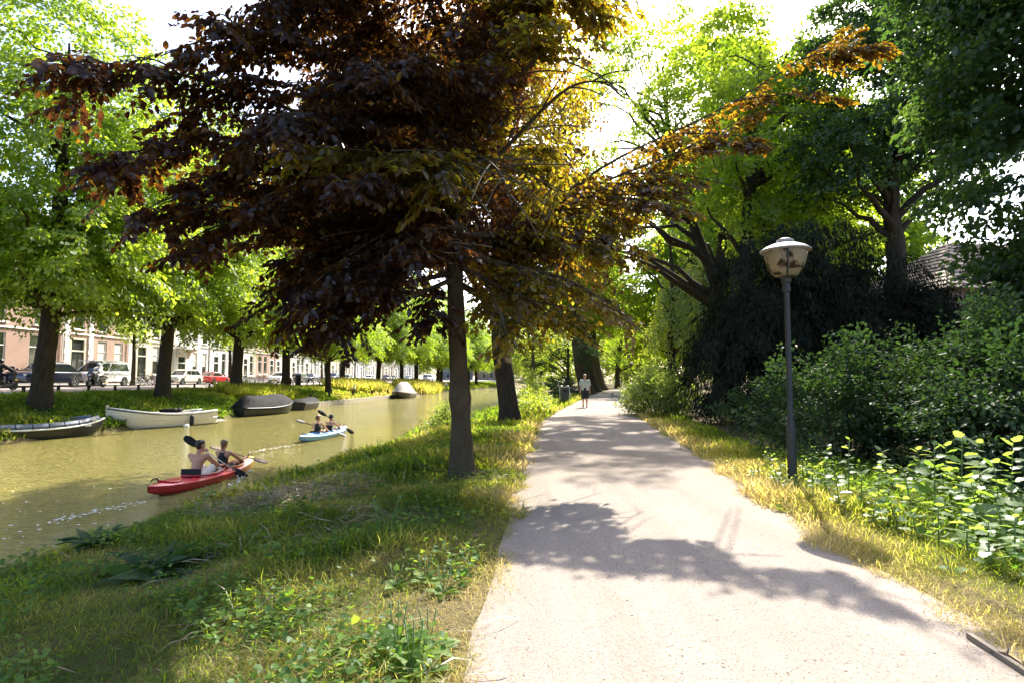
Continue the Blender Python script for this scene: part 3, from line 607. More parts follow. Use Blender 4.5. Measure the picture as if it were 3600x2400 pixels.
for b in BR:
    q = smoothline([at(*w) for w in b], 22)
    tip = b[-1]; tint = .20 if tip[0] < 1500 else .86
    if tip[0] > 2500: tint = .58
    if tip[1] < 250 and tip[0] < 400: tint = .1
    rt = len(b) == 5
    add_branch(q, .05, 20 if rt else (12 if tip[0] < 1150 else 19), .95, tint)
    # secondary branches
    nk = 10 if rt else 7
    for k in range(nk):
        s = int(4 + 17 * (k + rng.random() * .6) / nk); s = min(s, 20)
        d = nrm(q[min(s + 1, 21)] - q[s - 1]); sd2 = np.cross(d, [0, 0, 1.0]) * (1 if k % 2 else -1)
        ln = (1.5 if rt else 1.9 - .06 * s) * (.6 + .8 * rng.random()); e = q[s] + (d * .75 + sd2 * (.55 + .5 * rng.random())) * ln + np.array([0, 0, -(.62 if rt else .25) * ln])
        add_branch(bez(q[s], (q[s] + e) / 2 + np.array([0, 0, .12]), e, 8), .016, 25 if rt else (11 if tip[0] < 1150 else 16), .62 if rt else .75, tint)
for q in EXTRA: add_branch(q, .05, 18, 1.3, .25)
LOBES = [((.4, 14.0, 8.0), (1.6, 1.6, 1.8), 170), ((1.4, 13.2, 8.9), (1.4, 1.2, 1.0), 110), ((.2, 13.0, 5.4), (1.2, 1.2, 1.2), 100), ((1.9, 10.9, 4.9), (1.3, .9, .8), 22), ((1.1, 10.4, 4.6), (1.3, 1.1, 1.0), 42), ((3.4, 11.3, 5.9), (1.2, .9, .7), 20), ((.6, 9.4, 6.6), (1.3, 1.4, 1.2), 90), ((-2.2, 9.3, 5.4), (2.4, 2.2, 1.7), 190), ((-.7, 9.0, 7.3), (2.8, 2.4, 1.8), 330), ((.7, 9.4, 5.0), (1.2, 1.5, 1.3), 130), ((-2.0, 9.5, 4.15), (1.4, 1.3, .7), 150), ((.7, 10.2, 3.2), (1.5, 1.2, .5), 90)]
for c_, r_, k_ in LOBES:
    d_ = nrm(rng.normal(0, 1, (k_, 3))); P_ = np.array(c_) + d_ * (rng.random(k_) ** .4)[:, None] * np.array(r_)
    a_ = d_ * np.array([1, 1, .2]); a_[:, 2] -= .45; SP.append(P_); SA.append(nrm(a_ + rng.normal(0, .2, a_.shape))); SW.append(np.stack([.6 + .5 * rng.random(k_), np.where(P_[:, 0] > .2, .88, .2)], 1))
C = np.concatenate(SP); A = np.concatenate(SA); W = np.concatenate(SW)
k = lit_ok(C, .03); C, A, W = C[k], A[k], W[k]
Sx = shadow_xy(C); gap = np.sin(6.1 * Sx[:, 0] + 2.2 * np.sin(3.7 * Sx[:, 1])) * np.sin(7.3 * Sx[:, 1] + 1.9 * np.sin(4.3 * Sx[:, 0]) + .7)   # openings between the sprays
k = ~((gap > .3) & (Sx[:, 1] > 2.9) & (Sx[:, 1] < 9) & (Sx[:, 0] > -.8) & (Sx[:, 0] < 3.6)) | (rng.random(len(C)) < .08); C, A, W = C[k], A[k], W[k]
# flat twig sprays: leaves in two ranks along each twig
per = 17
n = len(C); u = np.tile(np.linspace(-.5, .5, per), n) + rng.normal(0, .03, n * per)
Cr = np.repeat(C, per, 0); Ar = np.repeat(A, per, 0); ln = np.repeat(W[:, 0], per)
Sd = nrm(np.cross(np.tile([0, 0, 1.0], (len(Ar), 1)), Ar)); side = np.where(np.arange(len(Ar)) % 2, 1, -1)[:, None]
Nn = np.cross(Ar, Sd)
O = Cr + Ar * (u * ln)[:, None] + Sd * side * .02; O[:, 2] -= .10 * (u + .5) ** 2 * ln
D = Ar * .55 + Sd * side * (.75) + rng.normal(0, .28, O.shape); D[:, 2] -= .35 + .3 * rng.random(len(D))
Nr = Nn + rng.normal(0, .38, O.shape)
size = .112 * (.7 + .55 * rng.random(len(O)))
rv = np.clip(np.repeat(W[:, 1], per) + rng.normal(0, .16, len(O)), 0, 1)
So = shadow_xy(O); gp2 = np.sin(15 * So[:, 0] + 2.0 * np.sin(6.7 * So[:, 1])) * np.sin(14 * So[:, 1] + 1.9 * np.sin(7.3 * So[:, 0]) + .7)
k2 = lit_ok(O, .02) & ~((gp2 > .15) & (So[:, 1] > 2.8) & (So[:, 1] < 9) & (So[:, 0] > -.8) & (So[:, 0] < 3.6)); O, D, Nr, size, rv = O[k2], D[k2], Nr[k2], size[k2], rv[k2]
# the 300 leaves that show largest are leaves of their own
dist = np.linalg.norm(O - np.array([0, 0, CAMZ]), axis=1)
px = 1800 + 2000 * O[:, 0] / np.maximum(O[:, 1], .5); py = 1330 - 2000 * (O[:, 2] - CAMZ) / np.maximum(O[:, 1], .5)
inv_ = (px > 40) & (px < 3560) & (py > 40) & (py < 2400)
score = size / dist * inv_; big = np.argsort(-score)[:300]; rest = np.setdiff1d(np.arange(len(O)), big)
V, F, r = leaf_arr(O[rest] - BB, D[rest], Nr[rest], size[rest], 'oval', rv[rest])
o = obj('foliage', arr_mesh('foliage', V, F, M_BEECH, rnd=r), beech); tag(o, kind='stuff')
lm = []
for q in range(4):
    V, F, r = leaf_arr(np.zeros((1, 3)), np.array([[1.0, 0, 0]]), np.array([[0, 0, 1.0]]), np.ones(1), 'oval', np.array([.12 + .25 * q])); lm.append(arr_mesh('leaf', V, F, M_BEECH, rnd=r))
for i in big:
    d = nrm(D[i]); w = nrm(np.cross(Nr[i], d)); nn = np.cross(d, w)
    o = obj('leaf', lm[min(3, int(rv[i] * 4))], beech)
    M = Matrix(((d[0], w[0], nn[0]), (d[1], w[1], nn[1]), (d[2], w[2], nn[2]))).to_4x4()
    o.matrix_local = Matrix.Translation(Vector(O[i] - BB)) @ M @ Matrix.Scale(float(size[i]), 4)
# twigs and limbs
tw = np.concatenate([C - A * (W[:, 0] * .5)[:, None], C + A * (W[:, 0] * .5)[:, None] - np.array([0, 0, .06])], 1).reshape(-1, 2, 3) - BB
V1, F1 = tube_arr(paths, rads, 6); V2, F2 = tube_arr(list(tw), [[.006, .003]] * len(tw), 3)
obj('trunk', arr_mesh('trunk', np.concatenate([TV, V1]), np.concatenate([TF, F1 + len(TV)]), BEECHBARK, smooth=True), beech)
o = obj('twigs', arr_mesh('twigs', V2, F2, BARK), beech); tag(o, kind='stuff')
# ---------------------------------------------------------------- terraced houses across the canal
def brick(name, c, c2, mortar):
    m, N, L, b = _new(name); co = coords(N, L, 'Object')
    sp = N.new('ShaderNodeSeparateXYZ'); L.new(co, sp.inputs[0]); cb = N.new('ShaderNodeCombineXYZ')
    ad = N.new('ShaderNodeMath'); L.new(sp.outputs[0], ad.inputs[0]); L.new(sp.outputs[1], ad.inputs[1]); L.new(ad.outputs[0], cb.inputs[0]); L.new(sp.outputs[2], cb.inputs[1])
    t = N.new('ShaderNodeTexBrick'); L.new(cb.outputs[0], t.inputs['Vector']); t.inputs['Scale'].default_value = 1.0
    t.inputs['Brick Width'].default_value = .22; t.inputs['Row Height'].default_value = .065; t.inputs['Mortar Size'].default_value = .008
    t.inputs['Color1'].default_value = _rgba(c); t.inputs['Color2'].default_value = _rgba(c2); t.inputs['Mortar'].default_value = _rgba(mortar)
    st_ = ramp(N, L, noise(N, L, co, .8, 4, .6), .3, .75)
    L.new(mixcol(N, L, st_, t.outputs[0], mixcol(N, L, .35, t.outputs[0], (.18, .13, .1))), b.inputs['Base Color']); b.inputs['Roughness'].default_value = .9
    return m
BRK = [brick('pink_brick', (.42, .24, .17), (.34, .18, .13), (.45, .4, .34)), brick('brown_brick', (.30, .18, .13), (.24, .14, .1), (.36, .32, .28)), brick('orange_brick', (.44, .27, .18), (.36, .2, .14), (.45, .4, .35))]
STUC = [mat('white_stucco', (.72, .70, .66), .85, c2=(.62, .60, .56), nscale=1.2), mat('cream_stucco', (.66, .60, .48), .85, c2=(.56, .5, .4), nscale=1.2), mat('pale_grey_stucco', (.52, .52, .52), .85, c2=(.45, .45, .45), nscale=1.2)]
TRIM = mat('white_trim', (.74, .72, .66), .6); CREAM = mat('cream_trim', (.66, .60, .44), .6)
GLASS = mat('dark_window_glass', (.02, .025, .025), .06, spec=.8, c2=(.06, .065, .055), nscale=.7)
BLIND = mat('window_blind', (.52, .5, .44), .8); DOORM = mat('dark_door_paint', (.022, .026, .02), .35, spec=.5); REDM = mat('oxblood_paint', (.2, .03, .025), .5)
SLATE = mat('slate_roof', (.06, .06, .065), .7, c2=(.09, .09, .09)); IRON = mat('black_iron', (.015, .015, .015), .5); STONE = mat('plinth_stone', (.36, .34, .31), .85, c2=(.28, .26, .24))
_wm = {}
def bx(c, d): return MB().box(c, d)
def window(par, y, z, w, h, blind=False, sill=True, transom=.68, mull=False):
    k = (round(w, 2), round(h, 2), blind, transom, mull)
    if k not in _wm:
        f = MB(); t = .075
        f.box((-.09, -w / 2 + t / 2, h / 2), (.07, t, h)); f.box((-.09, w / 2 - t / 2, h / 2), (.07, t, h)); f.box((-.09, 0, h - t / 2), (.07, w - 2 * t, t)); f.box((-.09, 0, t / 2), (.07, w - 2 * t, t))
        f.box((-.088, 0, h * transom), (.066, w - 2 * t, .08))
        if mull: f.box((-.092, 0, h * .34), (.06, .05, h * .6))
        p = MB().box((-.115, 0, h / 2), (.02, w - .02, h - .02))
        s = MB().box((.03, 0, -.06), (.26, w + .22, .1))
        b = MB().box((-.10, 0, h * (.5 if blind == 2 else .72)), (.008, w - .16, h * (.9 if blind == 2 else .5)))
        _wm[k] = (f.mesh('frame', TRIM), p.mesh('pane', GLASS), s.mesh('sill', TRIM), b.mesh('blind', BLIND))
    f, p, s, b = _wm[k]
    o = obj('window', f, par); o.location = (0, y, z); obj('pane', p, o)
    if sill: obj('sill', s, o)
    if blind: obj('blind', b, o)
    return o
def door(par, y, z, w, h, frame=TRIM, dm=DOORM):
    f = MB(); t = .13
    f.box((-.06, -w / 2 + t / 2, h / 2), (.14, t, h)); f.box((-.06, w / 2 - t / 2, h / 2), (.14, t, h)); f.box((-.06, 0, h - t / 2), (.14, w - 2 * t, t)); f.box((-.06, 0, h * .72), (.13, w - 2 * t, .12))
    o = obj('door', f.mesh('door', frame), par); o.location = (0, y, z)
    bx((-.1, 0, h * .35), (.06, w - 2 * t, h * .70 - .06)).build('door_leaf', dm, o)
    d = MB()
    for sy in (-1, 1): d.box((-.065, sy * (w - 2 * t) * .22, h * .38), (.014, (w - 2 * t) * .28, h * .5))
    d.build('door_panel', GLASS, o)
    bx((-.11, 0, h * .85), (.02, w - 2 * t, h * .22)).build('fanlight', GLASS, o)
    bx((-.05, (w - 2 * t) * .4, h * .34), (.05, .04, .12)).build('handle', CREAM, o)
    bx((.25, 0, -.08), (.6, w + .2, .16)).build('step', STONE, o)
    return o
def house(label, y0, w, wall, storeys, openings, x0=-38.0, h=12.2, quoin=False, balcony=None, extras=None, rz=0.0, z0=STREET + .12, roof=SLATE, group='terraced houses behind the parked cars', name='terraced_house'):
    """openings: (kind, ycentre, z, w, h, opts) in local metres along the front"""
    t = empty(name, (x0, y0, z0), rz, label, 'house', group)
    ys = sorted({0.0, w} | {round(v, 3) for o in openings for v in (o[1] - o[3] / 2, o[1] + o[3] / 2)}); zs = sorted({-.4, h} | {round(v, 3) for o in openings for v in (o[2], o[2] + o[4])})
    b = MB()
    for i in range(len(ys) - 1):
        for j in range(len(zs) - 1):
            cy_ = (ys[i] + ys[i + 1]) / 2; cz = (zs[j] + zs[j + 1]) / 2
            if any(abs(cy_ - o[1]) < o[3] / 2 and o[2] < cz < o[2] + o[4] for o in openings): continue
            b.poly([(0, ys[i], zs[j]), (0, ys[i + 1], zs[j]), (0, ys[i + 1], zs[j + 1]), (0, ys[i], zs[j + 1])])
    for o in openings:
        a, c_, e, g = o[1] - o[3] / 2, o[1] + o[3] / 2, o[2], o[2] + o[4]
        for q in ([(0, a, e), (0, a, g), (-.2, a, g), (-.2, a, e)], [(0, c_, e), (0, c_, g), (-.2, c_, g), (-.2, c_, e)], [(0, a, g), (0, c_, g), (-.2, c_, g), (-.2, a, g)], [(0, a, e), (0, c_, e), (-.2, c_, e), (-.2, a, e)]): b.poly(q)
    D = -9.0
    b.poly([(0, 0, -.4), (0, 0, h), (D, 0, h), (D, 0, -.4)]); b.poly([(0, w, -.4), (0, w, h), (D, w, h), (D, w, -.4)]); b.poly([(D, 0, -.4), (D, w, -.4), (D, w, h), (D, 0, h)])
    me = b.mesh('wall', wall, fix=False); bm = bmesh.new(); bm.from_mesh(me); bmesh.ops.remove_doubles(bm, verts=bm.verts, dist=1e-4); bmesh.ops.recalc_face_normals(bm, faces=bm.faces); bm.to_mesh(me); bm.free(); obj('wall', me, t)
    r = MB().prism([(.05, h + .003), (-1.4, h + 2.2), (-7.6, h + 2.2), (D - .05, h + .003)], .05, w - .05).build('roof', roof, t)
    MB().box((-3, w * .8, h + 2.5), (.7, .9, 1.3)).build('chimney', BRK[1], r)
    c = MB().box((.16, w / 2, h - .15), (.36, w - .02, .3)); c.build('cornice', TRIM, t); MB().box((.08, w / 2, h - .62), (.2, w - .04, .16)).build('string_course', TRIM, t)
    for kz in (4.35, 8.2):
        if h > kz + 2: MB().box((.04, w / 2, kz), (.1, w - .03, .14)).build('string_course', TRIM, t)
    dy = [(o[1] - o[3] / 2, o[1] + o[3] / 2) for o in openings if o[0] == 'd']; segs = []; cur = .02
    for a, c_ in sorted(dy): segs.append((cur, a - .02)); cur = c_ + .02
    segs.append((cur, w - .02))
    for a, c_ in segs:
        if c_ - a > .1: MB().box((.03, (a + c_) / 2, .25), (.12, c_ - a, .7)).build('plinth', STONE, t)
    for o in openings:
        op = o[5] if len(o) > 5 else {}
        if o[0] == 'w': window(t, o[1], o[2], o[3], o[4], **op)
        else: door(t, o[1], o[2], o[3], o[4], **op)
    MB().tube([(.1, w - .12, 0), (.1, w - .12, h - .3)], .05, 6).build('downpipe', TRIM, t)
    if quoin:
        for k in range(int((h - 1) / .5)):
            for yy_ in quoin: MB().box((.035, yy_, .85 + k * .5), (.09, .5 if k % 2 else .62, .46)).build('quoin', STUC[0], t)
    if balcony:
        y_, w_, z_ = balcony
        bl = MB().box((.6, y_, z_), (1.2, w_, .28)).build('balcony', TRIM, t)
        rr = MB(); rr.tube([(1.15, y_ - w_ / 2 + .05, z_ + 1.0), (1.15, y_ + w_ / 2 - .05, z_ + 1.0)], .02, 5)
        for q in np.linspace(-w_ / 2 + .05, w_ / 2 - .05, 14): rr.tube([(1.15, y_ + q, z_ + .1), (1.15, y_ + q, z_ + 1.0)], .012, 4)
        tag(rr.build('railing', IRON, bl), kind=None)
        for s in (-1, 1):
            MB().prism([(0, z_ - .14), (1.1, z_ - .14), (.9, z_ - .32), (.3, z_ - .5), (.1, z_ - 1.0), (0, z_ - 1.2)], y_ + s * (w_ / 2 - .25) - .12, y_ + s * (w_ / 2 - .25) + .12).build('bracket', STUC[1], bl)
    return t
def rows(xs, w, zs, hs, **op): return [('w', x, z, w, h, dict(op)) for x in xs for z, h in zip(zs, hs)]
UP = (4.75, 8.6); UH = (2.35, 2.0)
house('pink brick house with a wide dark window behind the dark blue car', 36.0, 12.0, BRK[0], 3, [('w', 9.9, .95, 2.4, 3.0, {'mull': True}), ('w', 2.5, .95, 1.6, 3.0), ('w', 5.8, .95, 1.6, 3.0)] + rows((2.5, 5.8, 9.8), 1.5, UP, UH))
house('pink brick house with a cream door frame and white quoins behind the white van', 48.0, 8.3, BRK[2], 3,
      [('d', 1.75, .12, 1.75, 3.85, {'frame': CREAM}), ('w', 4.7, .95, 1.15, 2.95, {'blind': 2}), ('w', 6.9, .95, 1.15, 2.95, {'blind': 2})] + rows((1.8, 4.7, 6.9), 1.2, UP, UH), quoin=(.45, 3.2))
house('grey brick house with an oxblood downpipe and tall dark door behind the parked bicycles', 56.3, 7.7, STUC[1], 3,
      [('d', 2.1, .12, 1.6, 3.7, {'frame': CREAM}), ('w', 4.4, .95, 1.1, 2.95, {'blind': True}), ('w', 6.2, .95, 1.1, 2.95, {'blind': True})] + rows((2.1, 4.4, 6.2), 1.15, UP, UH))
house('white stucco house with a bracketed balcony over its doorway behind the pale estate car', 64.0, 7.8, STUC[0], 3,
      [('d', 1.5, .12, 1.7, 3.0), ('w', 4.2, .5, 1.0, 3.1, {'blind': True}), ('w', 6.3, .5, 1.0, 3.1, {'blind': True})] + rows((1.6, 4.2, 6.3), 1.1, UP, UH), balcony=(1.6, 2.9, 4.0))
house('grey stucco house hidden behind the lime beside the red car', 71.8, 6.0, STUC[2], 3, [('d', 1.3, .12, 1.4, 3.3), ('w', 3.2, .9, 1.0, 2.9), ('w', 4.9, .9, 1.0, 2.9)] + rows((1.3, 3.2, 4.9), 1.0, UP, UH))
house('cream house with white window frames behind the long row of bicycles', 77.8, 6.4, STUC[1], 3, [('w', 1.3, .9, 1.2, 2.9), ('d', 3.4, .12, 1.4, 3.3), ('w', 5.2, .9, 1.1, 2.9)] + rows((1.3, 3.4, 5.2), 1.1, UP, UH))
house('brick house with two narrow white framed windows behind the white electric car', 84.2, 7.2, BRK[2], 3, [('w', 1.6, 1.2, 1.1, 2.7), ('w', 3.5, 1.2, 1.1, 2.7), ('d', 5.8, .12, 1.4, 3.4, {'dm': DOORM})] + rows((1.6, 3.5, 5.8), 1.1, UP, UH))
y = 91.4
for i in range(14):
    w = (6.4, 6.0, 7.0, 6.6)[i % 4]
    if i < 3:
        lab = ['cream stucco house behind the two dark parked cars', 'white stucco house behind the dark blue parked car', 'pale grey stucco house beyond the dark blue parked car'][i]
    else: lab = 'pale stucco house in the far end of the terrace'
    x_ = float(street_x(y)) - 9.0; ang = -math.atan2(float(street_x(y + w)) - float(street_x(y)), w)
    house(lab, y, w, (STUC[1], STUC[0], STUC[2], STUC[0], STUC[1])[i % 5], 3, [('d', 1.2, .12, 1.3, 3.3), ('w', 3.1, .9, 1.0, 2.9, {'blind': i % 2 == 0}), ('w', 5.0, .9, 1.0, 2.9)] + rows((1.3, 3.1, 5.0), 1.0, UP, UH), x0=x_, rz=ang, h=11.6 + .6 * (i % 3))
    y += w * math.cos(ang)
# grey houses and the bridge at the far end of the canal
house('dark grey timber house with small white windows at the far bend of the canal', 0, 14, mat('grey_boards', (.16, .16, .17), .8), 2, [('w', 2.5, 1, 1.6, 2.4), ('w', 6, 1, 1.6, 2.4), ('w', 9.6, 1, 1.6, 2.4), ('w', 12, 4.6, 1.6, 1.8), ('w', 5, 4.6, 1.6, 1.8)], x0=-32, h=8.5, rz=R(-84), z0=.9, group=None, name='canal_house').location.y = 262
house('pale brick house beside the dark grey one at the far bend of the canal', 0, 15, BRK[0], 2, [('w', 2.5, 1, 1.6, 2.4), ('w', 6, 1, 1.6, 2.4), ('d', 9.6, .12, 1.6, 3.0), ('w', 12.4, 1, 1.6, 2.4), ('w', 12, 4.8, 1.6, 2.0), ('w', 5, 4.8, 1.6, 2.0)], x0=-15.5, h=9.0, rz=R(-80), z0=.9, group=None, name='canal_house').location.y = 266
br = empty('bridge', (14, 214, WATER), R(-35), 'low flat road bridge with a pale railing at the end of the canal', 'bridge')
MB().box((0, 0, 2.75), (40, 7, .7)).build('deck', mat('pale_concrete', (.5, .47, .42), .8, c2=(.4, .38, .35)), br)
for s in (-9, 0, 9): MB().box((s, 0, 1.0), (1.2, 6.4, 2.85)).build('pier', STONE, br)
for s in (-3.3, 3.3):
    q = MB().tube([(-20, s, 4.1), (20, s, 4.1)], .05, 5)
    for k in range(41): q.tube([(-20 + k, s, 3.08), (-20 + k, s, 4.1)], .03, 4)
    q.build('railing', TRIM, br)
# tiled roof house on the right
TILE = mat('brown_roof_tile', (.20, .15, .11), .8, c2=(.28, .21, .16), nscale=1.5); DKB = brick('dark_brown_brick', (.16, .1, .075), (.2, .13, .1), (.25, .22, .2))
th = empty('tiled_house', (29.5, 36, 0), R(8), 'brown brick house with a tiled hip roof behind the gnarled maple', 'house')
MB().box((0, 0, 3.2), (13, 9, 6.6)).build('wall', DKB, th)
rf = MB(); E = [(-7, -5, 6.4), (7, -5, 6.4), (7, 5, 6.4), (-7, 5, 6.4)]; T_ = [(-1.6, 0, 10.2), (2.6, 0, 10.2)]
rf.add(E + T_, [(0, 1, 5, 4), (1, 2, 5), (2, 3, 4, 5), (3, 0, 4), (3, 2, 1, 0)]); rf = rf.build('roof', TILE, th)
def tiles(A, B, Ctop, Dtop, nr, nc):
    A, B, Ctop, Dtop = (np.array(q, float) for q in (A, B, Ctop, Dtop)); nn = nrm(np.cross(B - A, Dtop - A)); nn = nn if nn[2] > 0 else -nn
    for j in range(nr):
        t0 = j / nr; a = A + (Dtop - A) * t0; b = B + (Ctop - B) * t0; n = max(2, int(nc * np.linalg.norm(b - a) / np.linalg.norm(B - A)))
        up = (Dtop - A) / nr; d = (b - a) / n
        key = round(float(np.linalg.norm(d)), 2)
        for i in range(n):
            o_ = a + d * i + nn * .03
            if key not in TM:
                TM[key] = MB().add([(0, 0, .035), (key * .94, 0, .035), (key * .94, .40, .0), (0, .40, 0), (0, 0, 0), (key * .94, 0, 0)], [(0, 1, 2, 3), (0, 4, 5, 1), (1, 5, 2), (0, 3, 4)]).mesh('roof_tile', TILE)
            ob = obj('roof_tile', TM[key], rf); u = nrm(d); v_ = nrm(np.cross(nn, u)); v_ = v_ if v_ @ up > 0 else -v_
            ob.matrix_local = Matrix.Translation(Vector(o_)) @ Matrix(((u[0], v_[0], nn[0]), (u[1], v_[1], nn[1]), (u[2], v_[2], nn[2]))).to_4x4()
TM = {}
tiles(E[0], E[1], T_[1], T_[0], 13, 22); tiles(E[3], E[0], T_[0], T_[0], 13, 11)
for k in (-4, 0, 4): window(th, 0, 0, 1.4, 1.6).matrix_local = Matrix.Translation((k, -4.51, 3.6)) @ Matrix.Rotation(R(-90), 4, 'Z')
# ---------------------------------------------------------------- vehicles
RUB = mat('tyre_rubber', (.015, .015, .015), .8); RIMM = mat('alloy_rim', (.55, .55, .56), .3, metal=.8); CARGL = mat('car_glass', (.015, .02, .02), .04, spec=.9); BLK = mat('black_plastic', (.014, .014, .015), .65, spec=.25)
HEAD = mat('headlamp_glass', (.55, .57, .6), .1, spec=.8); TAIL = mat('tail_lamp_red', (.45, .01, .01), .2); PLATE = mat('yellow_plate', (.75, .5, .03), .5); CHROME = mat('chrome', (.7, .7, .7), .15, metal=1)
_wh = {}
def wheel_mesh(r, w):
    k = (r, w)
    if k not in _wh:
        t = MB().lathe([(r * .66, -w / 2), (r * .95, -w / 2), (r, -w * .3), (r, w * .3), (r * .95, w / 2), (r * .66, w / 2)], 22, axis='Y').mesh('tyre', RUB, 'auto')
        q = MB().lathe([(r * .66, -w * .42), (r * .62, w * .2), (r * .62, w * .48), (r * .67, w * .48)], 22, axis='Y')
        q2 = MB().lathe([(0.001, -w * .1), (r * .62, -w * .1)], 22, axis='Y')
        for i in range(5):
            a = i * 2 * math.pi / 5; q.prism([(math.cos(a + .14) * r * .12, math.sin(a + .14) * r * .12), (math.cos(a + .13) * r * .62, math.sin(a + .13) * r * .62), (math.cos(a - .13) * r * .62, math.sin(a - .13) * r * .62), (math.cos(a - .14) * r * .12, math.sin(a - .14) * r * .12)], w * .3, w * .46)
        q.lathe([(.001, w * .47), (r * .14, w * .47), (r * .14, w * .3)], 12, axis='Y')
        _wh[k] = (t, q.mesh('rim', RIMM), q2.mesh('brake_disc', BLK))
    return _wh[k]
def car(label, loc, rz, paint, L=4.5, W=1.8, H=1.48, belt=.92, hood=.27, hz=.86, front=.62, ws=.16, rear=.16, rend=.44, rr=.31, zb=.24, name='parked_car', trunk=None, cat='car', group='cars parked along the street', rails=False, win=3, plate=True):
    """hood: hood length share; ws: run of the windscreen; rear: run of the rear screen; rend: share of L behind centre where cabin ends"""
    t = empty(name, loc, rz, label, cat, group); w = W / 2
    xf = L / 2; cab_f = xf - L * hood; cab_r = -L * rend
    st_ = [(-.5, .80, zb + .18, belt * .80), (-.488, .92, zb + .08, belt * .93), (-.44, .985, zb, belt if trunk is None else trunk), (-.2, 1, zb, belt), (.5 - hood - .02, 1, zb, belt), (.5 - hood * .55, .99, zb, hz + .04), (.5 - hood * .15, .95, zb, hz - .06), (.488, .86, zb + .02, front + .05), (.5, .74, zb + .12, front - .06)]
    rings = []
    for f, wf, b, tp in st_:
        ww = w * wf; x = f * L
        half = [(ww * .86, b), (ww, b + .10), (ww * 1.0, b + (tp - b) * .55), (ww * .965, tp - .07), (ww * .86, tp)]
        rings.append([(x, y_, z) for y_, z in half] + [(x, 0, tp + .025)] + [(x, -y_, z) for y_, z in half[::-1]] + [(x, 0, b)])
    body = MB().loft(rings, closed=True, caps=True).build('body', paint, t, 'auto')
    x0, x1 = cab_r, cab_f; X0, X1 = cab_r + L * rear, cab_f - L * ws; wb, wt = w * .88, w * .70
    def rg(xa, xb, ww, z): return [(xa, -ww, z), (xb, -ww, z), (xb, ww, z), (xa, ww, z)]
    hh = H - .09
    MB().loft([rg(x0, x1, wb, belt - .03), rg(X0 - .04, X1 + .04, wt, hh), rg(X0 + .12, X1 - .14, wt - .12, H)], closed=True, caps=True).build('cabin', paint, t, 'auto')
    def lerp(a, b, s): return a + (b - a) * s
    def side(u, v, s):
        xb_, xt = lerp(x0, x1, u), lerp(X0 - .04, X1 + .04, u); x = lerp(xb_, xt, v); y_ = lerp(wb, wt, v) + .012; return (x, s * y_, lerp(belt - .03, hh, v))
    us = {3: [(.06, .30), (.325, .62), (.645, .93)], 2: [(.05, .66), (.70, .95)], 4: [(.05, .4), (.42, .66), (.70, .95)]}[win]
    for s in (-1, 1):
        for a, b in us: MB().poly([side(a, .14, s), side(b, .14, s), side(b - .0, .93, s), side(a + .0, .93, s)]).build('side_window', CARGL, t)
    def fr(xb_, xt, v, u, off): return (lerp(xb_, xt, v) + off, lerp(-lerp(wb, wt, v), lerp(wb, wt, v), u), lerp(belt - .03, hh, v))
    MB().poly([fr(x1, X1 + .04, .08, .06, .012), fr(x1, X1 + .04, .08, .94, .012), fr(x1, X1 + .04, .95, .93, .012), fr(x1, X1 + .04, .95, .07, .012)]).build('windscreen', CARGL, t)
    MB().poly([fr(x0, X0 - .04, .15, .08, -.012), fr(x0, X0 - .04, .15, .92, -.012), fr(x0, X0 - .04, .92, .9, -.012), fr(x0, X0 - .04, .92, .1, -.012)]).build('rear_window', CARGL, t)
    ty, ri, di = wheel_mesh(rr, .2)
    for sx in (-.5 * L + .82 * (L / 4.5), .5 * L - .84 * (L / 4.5)):
        for s in (-1, 1):
            MB().lathe([(.001, w * .985), (rr * 1.17, w * .985), (rr * 1.17, w * 1.003), (.001, w * 1.003)], 20, axis='Y', c=(sx, 0, rr + .02)).build('wheel_arch', BLK, t).scale = (1, s, 1)
            wh = obj('wheel', ty, t); wh.location = (sx, s * (w - .075), rr); wh.rotation_euler = (0, 0, 0 if s > 0 else math.pi); obj('rim', ri, wh); obj('brake_disc', di, wh)
    for s in (-1, 1):
        MB().box((xf * .955, s * w * .62, front + .0), (.16, w * .34, .13), rz=-s * .35).build('headlight', HEAD, t)
        MB().box((-xf * .972, s * w * .76, belt * .82), (.12, w * .24, .17), rz=s * .3).build('tail_light', TAIL, t)
        MB().box((cab_f - .25, s * (w + .07), belt + .06), (.16, .2, .13)).build('mirror', paint, t)
        MB().box((0, s * w * .97, zb + .04), (L * .5, .05, .12)).build('sill', BLK, t)
        if rails: MB().tube([(X0 + .1, s * (wt - .1), H + .02), (X1 - .2, s * (wt - .1), H + .02)], .02, 5).build('roof_rail', CHROME, t)
        for q in (.1, -.22): MB().box((L * q, s * (w * .992), belt - .17), (.2, .03, .035)).build('door_handle', paint, t)
    MB().box((xf * .985, 0, front - .12), (.06, w * .9, .14)).build('grille', BLK, t); MB().box((xf * .992, 0, zb + .12), (.05, w * 1.2, .12)).build('lower_grille', BLK, t)
    if plate:
        MB().box((xf * 1.002, 0, zb + .22), (.02, .5, .11)).build('number_plate', PLATE, t); MB().box((-xf * 1.0, 0, belt * .62), (.02, .5, .11)).build('number_plate', PLATE, t)
    MB().box((-xf * .985, 0, zb + .18), (.08, w * 1.5, .2)).build('rear_bumper', paint, t)
    return t
def paintm(n, c, rough=.28, metal=.0): return mat(n, c, rough, metal, coat=.6)
NAVY = paintm('navy_paint', (.006, .008, .024)); WHITE = paintm('white_paint', (.74, .74, .72)); PEARL = paintm('pearl_paint', (.66, .63, .52)); RED = paintm('red_paint', (.48, .018, .02)); DGREY = paintm('dark_grey_paint', (.05, .055, .06)); SILV = paintm('silver_blue_paint', (.42, .48, .55)); BLACKP = paintm('black_paint', (.012, .012, .014))
F_ = R(-90)    # nose towards the camera end of the street
